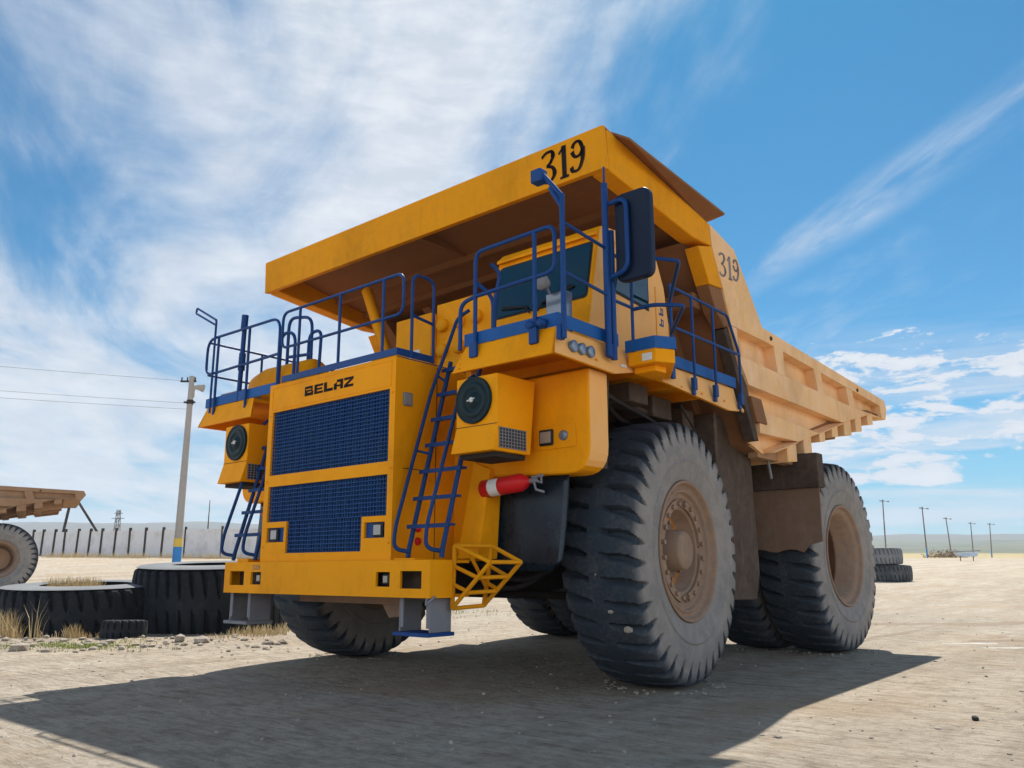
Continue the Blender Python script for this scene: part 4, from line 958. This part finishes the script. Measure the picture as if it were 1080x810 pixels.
for (D, px, n_, rad, h) in ((17.0, 6, 300, .32, .52), (16.7, 14, 160, .3, .3), (16.9, 84, 90, .18, .26), (16.9, 92, 50, .2, .16), (16.9, 112, 40, .2, .14), (17.8, 275, 260, .6, .2), (19.5, 285, 420, 1.1, .2), (22, 292, 500, 1.6, .22), (16.5, 235, 60, .4, .12), (16.8, 50, 30, .4, .14), (16.6, 46, 8, .12, .85), (16.6, 43, 6, .08, .7), (16.7, 24, 6, .1, .45)):
    x, y = at(D, (px - 540) / 900 * D); S.append((x, y, None, n_, rad, h))
S.append((-12.2, -.5, .88, 700, .6, .30)); S.append((-11.5, -.6, .86, 500, .7, .14))
for k in range(110):
    D = random.uniform(84, 86.5) ; px = random.uniform(40, 290); x, y = at(80 - (px - 43) * .02, (px - 540) / 900 * 80); S.append((x, y, None, 26, .8, .55))
blades('dry_grass', S, M['drygrass'], 'dry straw coloured grass tufts around the old tyres and fence', 'dry grass')
S = []
for k in range(90):
    px = random.gauss(95, 45); D = random.gauss(15.2, .35); x, y = at(D, (px - 540) / 900 * D); S.append((x, y, None, 16, .25, .06))
for k in range(14):
    px = random.uniform(440, 560); D = random.uniform(24, 28); x, y = at(D, (px - 540) / 900 * D); S.append((x, y, None, 20, .5, .10))
for k in range(25):
    px = random.uniform(255, 300); D = random.uniform(18, 20); x, y = at(D, (px - 540) / 900 * D); S.append((x, y, None, 14, .4, .09))
blades('green_grass', S, M['greengrass'], 'short green grass in front of the old tyres', 'grass')
S = []
for (px, D) in ((1001, 165), (1006, 166), (995, 167), (1010, 168), (988, 168)):
    x, y = at(D, (px - 540) / 900 * D); S.append((x, y, None, 260, 2.6, 1.9))
mb = MB()
for (x, y, z, n_, rad, h) in S:
    for k in range(n_):
        a = random.random() * 6.28; r = rad * math.sqrt(random.random()); q = Vector((x + math.cos(a) * r, y + math.sin(a) * r, gh(x, y) + random.random() * h * (1 - r / rad * .7)))
        s_ = .25; d1 = Vector((random.uniform(-1, 1), random.uniform(-1, 1), random.uniform(-1, 1))) * s_; d2 = Vector((random.uniform(-1, 1), random.uniform(-1, 1), random.uniform(-1, 1))) * s_
        mb.add([q, q + d1, q + d2], [(0, 1, 2)])
tag(mb.build('shrub_thicket', M['shrub'], recalc=False), 'low reddish brown shrubs by the poles at the far right', 'shrubs', kind='stuff')
# gravel: loose pebbles scattered on the dirt
mb = MB()
def pebble(x, y, s_, z=None, sink=.3):
    z = gh(x, y) if z is None else z; n0 = random.random() * 50; v = []
    ico = [(0, 0, 1), (.894, 0, .447), (.276, .851, .447), (-.724, .526, .447), (-.724, -.526, .447), (.276, -.851, .447), (.724, .526, -.447), (-.276, .851, -.447), (-.894, 0, -.447), (-.276, -.851, -.447), (.724, -.526, -.447), (0, 0, -1)]
    fc = [(0, 1, 2), (0, 2, 3), (0, 3, 4), (0, 4, 5), (0, 5, 1), (1, 6, 2), (2, 7, 3), (3, 8, 4), (4, 9, 5), (5, 10, 1), (6, 7, 2), (7, 8, 3), (8, 9, 4), (9, 10, 5), (10, 6, 1), (11, 7, 6), (11, 8, 7), (11, 9, 8), (11, 10, 9), (11, 6, 10)]
    sx, sy, sz = random.uniform(.7, 1.3), random.uniform(.7, 1.3), random.uniform(.4, .8)
    for p in ico: k = random.uniform(.75, 1.15) * s_; v.append((x + p[0] * k * sx, y + p[1] * k * sy, z + p[2] * k * sz + s_ * (.5 - sink)))
    mb.add(v, fc)
for k in range(1500):
    D = 3.5 + 22 * random.random() ** 1.3; L = random.uniform(-.66, .66) * D; x, y = at(D, L)
    if abs(abs(x) - 2.7) < .6 and abs(y) < 1: continue
    pebble(x, y, .008 + .022 * random.random() ** 4)
for (tx, ty_) in ((2.748, 0), (-2.748, 0), (2.70, 5.3), (1.66, 5.3)):
    for k in range(170):
        a = random.random() * 6.28; xx = tx + math.cos(a) * .62 * random.uniform(.8, 1.25); yy = ty_ + math.sin(a) * .62 * random.uniform(.7, 1.3); pebble(xx, yy, .008 + .024 * random.random() ** 3)
for k in range(520):
    px = random.uniform(-20, 310); D = random.gauss(15.7, .8); x, y = at(D, (px - 540) / 900 * D); pebble(x, y, (.010 + .085 * random.random() ** 7))
tag(mb.build('gravel', M['stone'], recalc=False), 'loose pebbles and stones scattered on the dirt', 'gravel', kind='stuff')
for (px, py_D, s_, lab) in ((195, 15.9, .15, 'flat pale stone lying on the earth bank in front of the tall old tyre'), (218, 15.7, .14, 'jagged grey stone in front of the tall old tyre, below the bumper end'), (30, 14.6, .16, 'flat brown slab of stone near the left edge of the picture'), (1033, 12.6, .05, 'dark clod of earth lying alone at the lower right')):
    mb = MB(); D = py_D; x, y = at(D, (px - 540) / 900 * D)
    if px > 1000: x, y = 6.05, -.2
    pebble(0, 0, s_, 0, .2); tag(mb.build('stone', M['stone'] if px < 1000 else M['chassis'], loc=(x, y, gh(x, y))), lab, 'stone')
# ------------------------------------------------------------------ fence
fx = [-60, -48, -36, -24, -13, -2, 10, 21, 33, 43, 55.5, 66.7, 80, 93, 105.5, 120, 135.5, 152, 170, 194, 233, 275, 320]
FP = [(-93.51, 19.55), (-92.2, 20.19), (-90.9, 20.83), (-89.61, 21.46), (-88.44, 22.03), (-87.27, 22.6), (-86, 23.22), (-84.84, 23.77), (-83.58, 24.37), (-82.54, 24.87), (-81.25, 25.48), (-80.1, 26.03), (-78.74, 26.67), (-77.42, 27.28), (-76.15, 27.87), (-74.7, 28.54), (-73.16, 29.25), (-71.53, 29.99), (-69.77, 30.79), (-67.45, 31.83), (-63.74, 33.46), (-59.83, 35.15), (-55.74, 36.87)]
FN = thing('fence', 'long white concrete panel fence with dark posts behind the old tyres', 'fence', (FP[12][0], FP[12][1], 0))
o0 = Vector((FP[12][0], FP[12][1], 0))
for i in range(len(FP) - 1):
    a = Vector((*FP[i], 0)) - o0; b = Vector((*FP[i + 1], 0)) - o0; d = (b - a).normalized(); nrm = Vector((-d.y, d.x, 0)) * .05
    za, zb = gh(*FP[i]) - .25, gh(*FP[i + 1]) - .25; top = 5.05
    e = .02; wv = random.uniform(-.05, .05)
    mb = MB(); a2, b2 = a + d * .06, b - d * .06
    q = lambda p, z, s_: (p.x + nrm.x * s_, p.y + nrm.y * s_, z)
    mb.hexa([q(a2, za, -1), q(b2, zb, -1), q(b2, zb, 1), q(a2, za, 1)], [q(a2, top + wv, -1), q(b2, top + wv, -1), q(b2, top + wv, 1), q(a2, top + wv, 1)])
    mb.build('fence_panel', M['panel'], FN)
    mb = MB(); w = d * (.10 if i < 19 else .06); t2 = top + .28; tl = random.uniform(-.05, .12)
    mb.hexa([tuple(a - w + nrm * -2 + Vector((0, 0, za))), tuple(a + w + nrm * -2 + Vector((0, 0, za))), tuple(a + w + nrm * 2 + Vector((0, 0, za))), tuple(a - w + nrm * 2 + Vector((0, 0, za)))],
            [tuple(a - w + nrm * -2 + Vector((0, 0, t2)) + d * tl), tuple(a + w + nrm * -2 + Vector((0, 0, t2)) + d * tl), tuple(a + w + nrm * 2 + Vector((0, 0, t2)) + d * tl), tuple(a - w + nrm * 2 + Vector((0, 0, t2)) + d * tl)])
    mb.build('fence_post', M['wood'], FN)
# ------------------------------------------------------------------ poles
def upole(x, y, h, r0, r1, lean, mat, label, name='utility_pole', band=True, arms=1, group=None, lamp=True, cat='utility pole', bandh=1.6):
    z = gh(x, y); t = thing(name, label, cat, (x, y, z), 0, group); lx, ly = lean
    P_ = lambda f: Vector((lx * f, ly * f, h * f))
    mb = MB(); mb.tube([P_(0) - Vector((0, 0, .3)), P_(.5), P_(1)], [r0, (r0 + r1) / 2, r1], 12); mb.build('pole', mat, t)
    if band:
        f = bandh / h; mb = MB(); mb.tube([P_(0), P_(f)], [r0 * 1.06, r0 * 1.04], 12); mb.build('blue_band', M['bandblue'], t)
        if r0 > .5: mb = MB(); mb.tube([P_(f * 1.001), P_(f * 1.45)], [r0 * 1.05, r0 * 1.03], 12); mb.build('yellow_band', M['bandyellow'], t)
    for k in range(arms):
        c = P_(1) - Vector((0, 0, .25 + k * .9)); w = 1.0 if r0 > .1 else .9; w = .55
        mb = MB(); mb.tube([c - RT * w, c + RT * w * .4], .05, 6)
        for q in (-w * .9, -w * .4, w * .3): mb.tube([c + RT * q, c + RT * q + Vector((0, 0, .2))], .035, 6)
        mb.build('crossarm', M['wood'], t)
    if lamp:
        c = P_(1) - Vector((0, 0, .5)); mb = MB(); mb.tube([c, c + RT * .4 + Vector((0, 0, .25)), c + RT * .9 + Vector((0, 0, .2))], .035, 6)
        mb.tube([c + RT * .7 + Vector((0, 0, .2)), c + RT * 1.1 + Vector((0, 0, .17))], [.08, .13], 8); mb.build('street_light', M['grey'], t)
    return t
PX, PY = -29.97, 11.3
mp_ = upole(PX, PY, 10.2, .205, .13, (.04, 0), M['concrete'], 'tall concrete utility pole with blue and yellow painted base, left of the big truck', bandh=0.01, band=False, lamp=False)
zb = gh(PX, PY)
mb = MB(); mb.tube([(0, 0, 0), (.007, 0, 1.95)], [.212, .200], 14); mb.build('blue_band', M['bandblue'], mp_)
mb = MB(); mb.tube([(.007, 0, 1.951), (.009, 0, 2.35)], [.203, .199], 14); mb.build('yellow_band', M['bandyellow'], mp_)
mb = MB(); c = Vector((.04, 0, 9.65)); mb.tube([c, c + RT * .35, c + RT * .6 + Vector((0, 0, -.05))], [.05, .14, .2], 8); mb.tube([c + RT * .1, c + RT * .1 + Vector((0, 0, -.5))], .09, 8); mb.build('floodlight', M['concrete'], mp_)
mb = MB(); c = Vector((.04, 0, 8.9)); mb.tube([c - RT * .3, c + RT * .25], .05, 6); mb.tube([c + Vector((0, 0, -.1)), c + Vector((0, 0, .1))], .17, 10); mb.build('insulator_bracket', M['wood'], mp_)
# wires to the left
WR = thing('power_line', 'three thin power wires running left from the tall concrete pole', 'power line', (PX, PY, zb + 9))
for k, (dz, dz2) in enumerate(((.95, 1.0), (-.15, -.1), (-.45, -.5))):
    mb = MB(); p0 = Vector((0, 0, dz)); p1 = Vector((-RT.x * 36 - F.x * 20, -RT.y * 36 - F.y * 20, dz2))
    pts = [p0.lerp(p1, t / 14) + Vector((0, 0, -.3 * 4 * (t / 14) * (1 - t / 14))) for t in range(15)]
    mb.tube(pts, .007, 5); mb.build('wire', M['wood'], WR)
for k, (x, y, h, lean, lab) in enumerate(((-39.41, 148.0, 10.2, (.24, .2), 'wooden pole behind the tyre stack, nearest to the rear wheel'), (-33.9, 152.6, 8.9, (0, 0), 'wooden pole with blue foot, second from the rear wheel'), (-37.1, 182.9, 8.2, (-.25, -.2), 'wooden pole standing in the brown shrubs, third from the rear wheel'), (-39.67, 213.6, 8.2, (.2, .17), 'thin wooden pole right behind the pale blue trough'), (-36.4, 216.4, 8.0, (.35, .3), 'wooden pole with dark foot, farthest right of all the poles'))):
    upole(x, y, h, .13, .09, lean, M['greywood'], lab, group='poles along the far right of the yard', band=k in (1, 4), arms=1)
m1 = upole(-102.9, 54.2, 7.5, .12, .05, (0, 0), M['wood'], 'thin dark mast behind the fence, right of the concrete pole', name='mast', band=False, arms=0, lamp=False, cat='mast')
# braced pole behind the fence
t = thing('braced_pole', 'dark leaning pole with slanted brace above the fence, by the brown truck tail', 'utility pole', (-91.8, 30.7, gh(-91.8, 30.7)))
mb = MB(); b_ = gh(-91.8, 30.7); mb.tube([(-.6, -.4, 0), (.1, .2, 7.0)], .16, 8); mb.build('pole', M['wood'], t); mb = MB(); mb.tube([(.1, .2, 6.9), (3.6, 2.8, 1.2)], .14, 8); mb.build('brace', M['wood'], t)
# lattice pylon
t = thing('lattice_pylon', 'distant grey lattice power pylon above the fence', 'pylon', (-193.2, 82.2, gh(-193.2, 82.2)))
mb = MB(); H = 11.3
for s1 in (-1, 1):
    for s2 in (-1, 1): mb.tube([(s1 * .8, s2 * .8, 0), (s1 * .3, s2 * .3, H)], .09, 4)
for k in range(7):
    f0, f1 = k / 7, (k + 1) / 7; a, b = .8 - .5 * f0, .8 - .5 * f1
    for s1 in (-1, 1): mb.tube([(-a, s1 * a, H * f0), (b, s1 * b, H * f1)], .06, 4); mb.tube([(s1 * a, -a, H * f0), (s1 * b, b, H * f1)], .06, 4)
mb.build('tower', M['grey'], t)
mb = MB(); c = Vector((0, 0, H - 2)); mb.tube([c - RT * 1.5, c + RT * 1.5], .1, 4); mb.tube([c - RT * 1.0 + Vector((0, 0, 1.2)), c + RT * 1.0 + Vector((0, 0, 1.2))], .1, 4); mb.build('crossarm', M['grey'], t)
# pale blue trough
t = thing('metal_trough', 'pale blue metal trough on trestles far off at the right', 'trough', (-21.24, 124.07, gh(-21.24, 124.07)), R(40))
mb = MB(); P_ = [(-1.3, .75), (-1.6, 1.15), (1.3, 1.2), (1.1, .65), (-.8, .55)]; mb.prism(P_, 'y', -.6, .6); mb.build('tub', M['boat'], t, .03)
for x in (-1, .8): mb = MB(); mb.box(x - .03, x + .03, -.06, .06, -.1, .65); mb.build('leg', M['wood'], t)
mb = MB(); mb.tube([(-2.3, 0, 1.3), (1.9, 0, 1.45)], .07, 6); mb.build('rim_bar', M['grey'], t)
# ------------------------------------------------------------------ second truck at the left edge
def copy_tree(o, parent=None):
    c = o.copy(); C.objects.link(c); c.parent = parent
    for ch in list(o.children): copy_tree(ch, c)
    return c
T2 = copy_tree(T)
T2['label'] = 'dusty brown dump truck, only its tail and rear wheel in view at the left edge'
th2 = R(-20)
off = Matrix.Rotation(th2, 4, 'Z') @ Vector((2.7, 5.3, 0))
WX, WY = -32.95, 4.71
T2.location = (WX - off.x, WY - off.y, gh(WX, WY) - .02); T2.rotation_euler = (0, 0, th2)
def dusty(o):
    for c in o.children:
        if c.type == 'MESH':
            for sl_ in c.material_slots:
                if sl_.material in (M['yellow'], M['yellowside'], M['canopy'], M['body'], M['hub'], M['inner']):
                    sl_.link = 'OBJECT'; sl_.material = M['dust_truck']
        dusty(c)
dusty(T2)
# ------------------------------------------------------------------ haze
hm = bpy.data.materials.new('thin_air'); hm.use_nodes = True; hn = hm.node_tree
hn.nodes.remove(hn.nodes['Principled BSDF']); pv = nn(hn, 'ShaderNodeVolumePrincipled'); pv.inputs['Color'].default_value = (.80, .90, 1, 1); pv.inputs['Density'].default_value = .00024
hn.links.new(pv.outputs[0], hn.nodes['Material Output'].inputs['Volume'])
mb = MB(); mb.box(-3800, 3800, -3800, 3800, -60, 230); hz_ = mb.build('haze', hm); tag(hz_, kind='stuff')
# ------------------------------------------------------------------ light, sky, camera
sun_dir = Vector((-.285, .65, 1.0)).normalized()
sl = bpy.data.lights.new('sun', 'SUN'); sl.energy = 5.0; sl.angle = R(.53); sl.color = (1, .95, .88)
so = bpy.data.objects.new('sun', sl); C.objects.link(so); so.rotation_euler = sun_dir.to_track_quat('Z', 'Y').to_euler(); so.location = (0, 0, 30)
w = bpy.data.worlds.new('World'); scene.world = w; w.use_nodes = True; nt = w.node_tree
bg = nt.nodes['Background']
sky = nn(nt, 'ShaderNodeTexSky', sky_type='NISHITA', sun_disc=False); sky.sun_elevation = math.asin(sun_dir.z); sky.sun_rotation = math.atan2(sun_dir.x, sun_dir.y); sky.altitude = 300; sky.air_density = 1.0; sky.dust_density = .4; sky.ozone_density = 2.0
tc = nn(nt, 'ShaderNodeTexCoord'); D3 = tc.outputs['Generated']
sp = nn(nt, 'ShaderNodeSeparateXYZ'); nt.links.new(D3, sp.inputs[0]); dx, dy, dz = sp.outputs
m = lambda op, a, b=0.0, c=0.0, cl=False: mth(nt, op, a, b, c, cl)
az = m('MULTIPLY', m('ARCTAN2', dx, dy), 180 / math.pi); el = m('MULTIPLY', m('ARCSINE', dz), 180 / math.pi)
def ss(v, a, b):
    mr = nn(nt, 'ShaderNodeMapRange', interpolation_type='SMOOTHSTEP'); mr.inputs[1].default_value = a; mr.inputs[2].default_value = b
    nt.links.new(v, mr.inputs[0]); return mr.outputs[0]
# cirrus on a high flat layer: project direction to a plane, stretch along the wind
zz = m('MAXIMUM', m('ADD', dz, .06), .02)
cx = m('DIVIDE', dx, zz); cy = m('DIVIDE', dy, zz)
wd = R(52)                                   # wind points this many degrees left of +y
ax_, ay_ = -math.sin(wd), math.cos(wd)
al = m('ADD', m('MULTIPLY', cx, ax_), m('MULTIPLY', cy, ay_)); ac = m('SUBTRACT', m('MULTIPLY', cx, ay_), m('MULTIPLY', cy, ax_))
def comb(x, y, z=0.0):
    c_ = nn(nt, 'ShaderNodeCombineXYZ')
    for i, v in enumerate((x, y, z)):
        if isinstance(v, (int, float)): c_.inputs[i].default_value = v
        else: nt.links.new(v, c_.inputs[i])
    return c_.outputs[0]
v1 = comb(m('MULTIPLY', al, .55), m('MULTIPLY', ac, 1.5), 3.0); v2 = comb(m('MULTIPLY', al, .9), m('MULTIPLY', ac, 3.2), 9.0)
c1 = noise_tex(nt, 1.0, 8, .58, v1, .9); c2 = noise_tex(nt, 1.0, 9, .62, v2, .6)
dens = m('ADD', m('MULTIPLY', c1, .75), m('MULTIPLY', c2, .25))
# coverage: thick to the left and overhead of the truck, clearing to the right
cover = m('SUBTRACT', 1.0, ss(az, -50, -12))
cov_bias = m('ADD', m('MULTIPLY', cover, .27), -.09)
ul = m('MULTIPLY', m('SUBTRACT', 1.0, ss(az, -74, -56)), ss(el, 13, 24))   # bluer upper left
cov_bias = m('SUBTRACT', cov_bias, m('MULTIPLY', ul, .13))
cir = ss(m('ADD', dens, cov_bias), .46, .76)
cir = m('MULTIPLY', cir, .95)
back = m('MAXIMUM', ss(az, 15, 60), m('SUBTRACT', 1.0, ss(az, -115, -88)))   # bright clouds added out of view to fill the truck's shaded front
back = m('MULTIPLY', back, m('SUBTRACT', 1.0, ss(el, 16, 38)))
back = m('MULTIPLY', back, ss(m('ADD', c1, m('MULTIPLY', el, .002)), .30, .48))
# low cumulus to the right, low flat bands to the left
v3 = comb(m('MULTIPLY', az, .21), m('MULTIPLY', el, .66), 1.7)
c3 = noise_tex(nt, 1.0, 10, .62, v3, .2)
band = m('MULTIPLY', ss(el, 2, 6), m('SUBTRACT', 1.0, ss(el, 12, 19)))
rgt = ss(az, -31, -20)
cum = ss(m('ADD', c3, m('MULTIPLY', m('SUBTRACT', m('MULTIPLY', band, rgt), 1.0), .45)), .44, .53)
v4 = comb(m('MULTIPLY', az, .035), m('MULTIPLY', el, .5), 5.0)
c4 = noise_tex(nt, 1.0, 7, .6, v4, .3)
low = m('MULTIPLY', ss(c4, .42, .62), m('SUBTRACT', 1.0, ss(el, 9, 17)))
low = m('MULTIPLY', low, .75)
hz = m('MULTIPLY', m('SUBTRACT', 1.0, ss(el, -2, 9)), .55)
# one long thin streak rising to the right
strk = m('ABSOLUTE', m('SUBTRACT', el, m('ADD', 19.0, m('MULTIPLY', m('ADD', az, 25), .42))))
strk = m('MULTIPLY', m('MULTIPLY', m('SUBTRACT', 1.0, ss(strk, .1, 2.3)), ss(m('ADD', c2, c1), .8, 1.15)), m('MULTIPLY', ss(az, -32, -24), .6))
cl = m('MAXIMUM', m('MAXIMUM', m('MAXIMUM', cir, cum), m('MAXIMUM', low, strk)), back)
skyc = mixc(nt, 1.0, sky.outputs[0], (.10, .60, .80), 'MULTIPLY')
skyc = mixc(nt, hz, skyc, (2.7, 5.0, 5.9))
shade = ramp(nt, c3, [(.4, (.80, .83, .88)), (.65, (1, 1, 1))])
cloudc = mixc(nt, 1.0, shade, (6.7, 7.0, 7.4), 'MULTIPLY')
cloudc = mixc(nt, back, cloudc, (12.6, 14.2, 16.8))
fin = mixc(nt, cl, skyc, cloudc)
nt.links.new(fin, bg.inputs['Color']); bg.inputs['Strength'].default_value = .080
cam = bpy.data.cameras.new('camera'); co = bpy.data.objects.new('camera', cam); C.objects.link(co)
pit, rol = R(12.539), R(-.149); Z = Vector((0, 0, 1))
f_ = F * math.cos(pit) + Z * math.sin(pit); u_ = Z * math.cos(pit) - F * math.sin(pit)
rr2 = RT * math.cos(rol) + u_ * math.sin(rol); uu2 = u_ * math.cos(rol) - RT * math.sin(rol)
co.matrix_world = Matrix(((rr2.x, uu2.x, -f_.x, CAM.x), (rr2.y, uu2.y, -f_.y, CAM.y), (rr2.z, uu2.z, -f_.z, CAM.z), (0, 0, 0, 1)))
cam.sensor_width = 36; cam.lens = 878.348 / 1080 * 36; cam.clip_end = 12000; cam.clip_start = .05
scene.camera = co
scene.view_settings.view_transform = 'Standard'; scene.view_settings.look = 'None'; scene.view_settings.exposure = .66; scene.view_settings.gamma = 1
scene.view_settings.use_curve_mapping = False
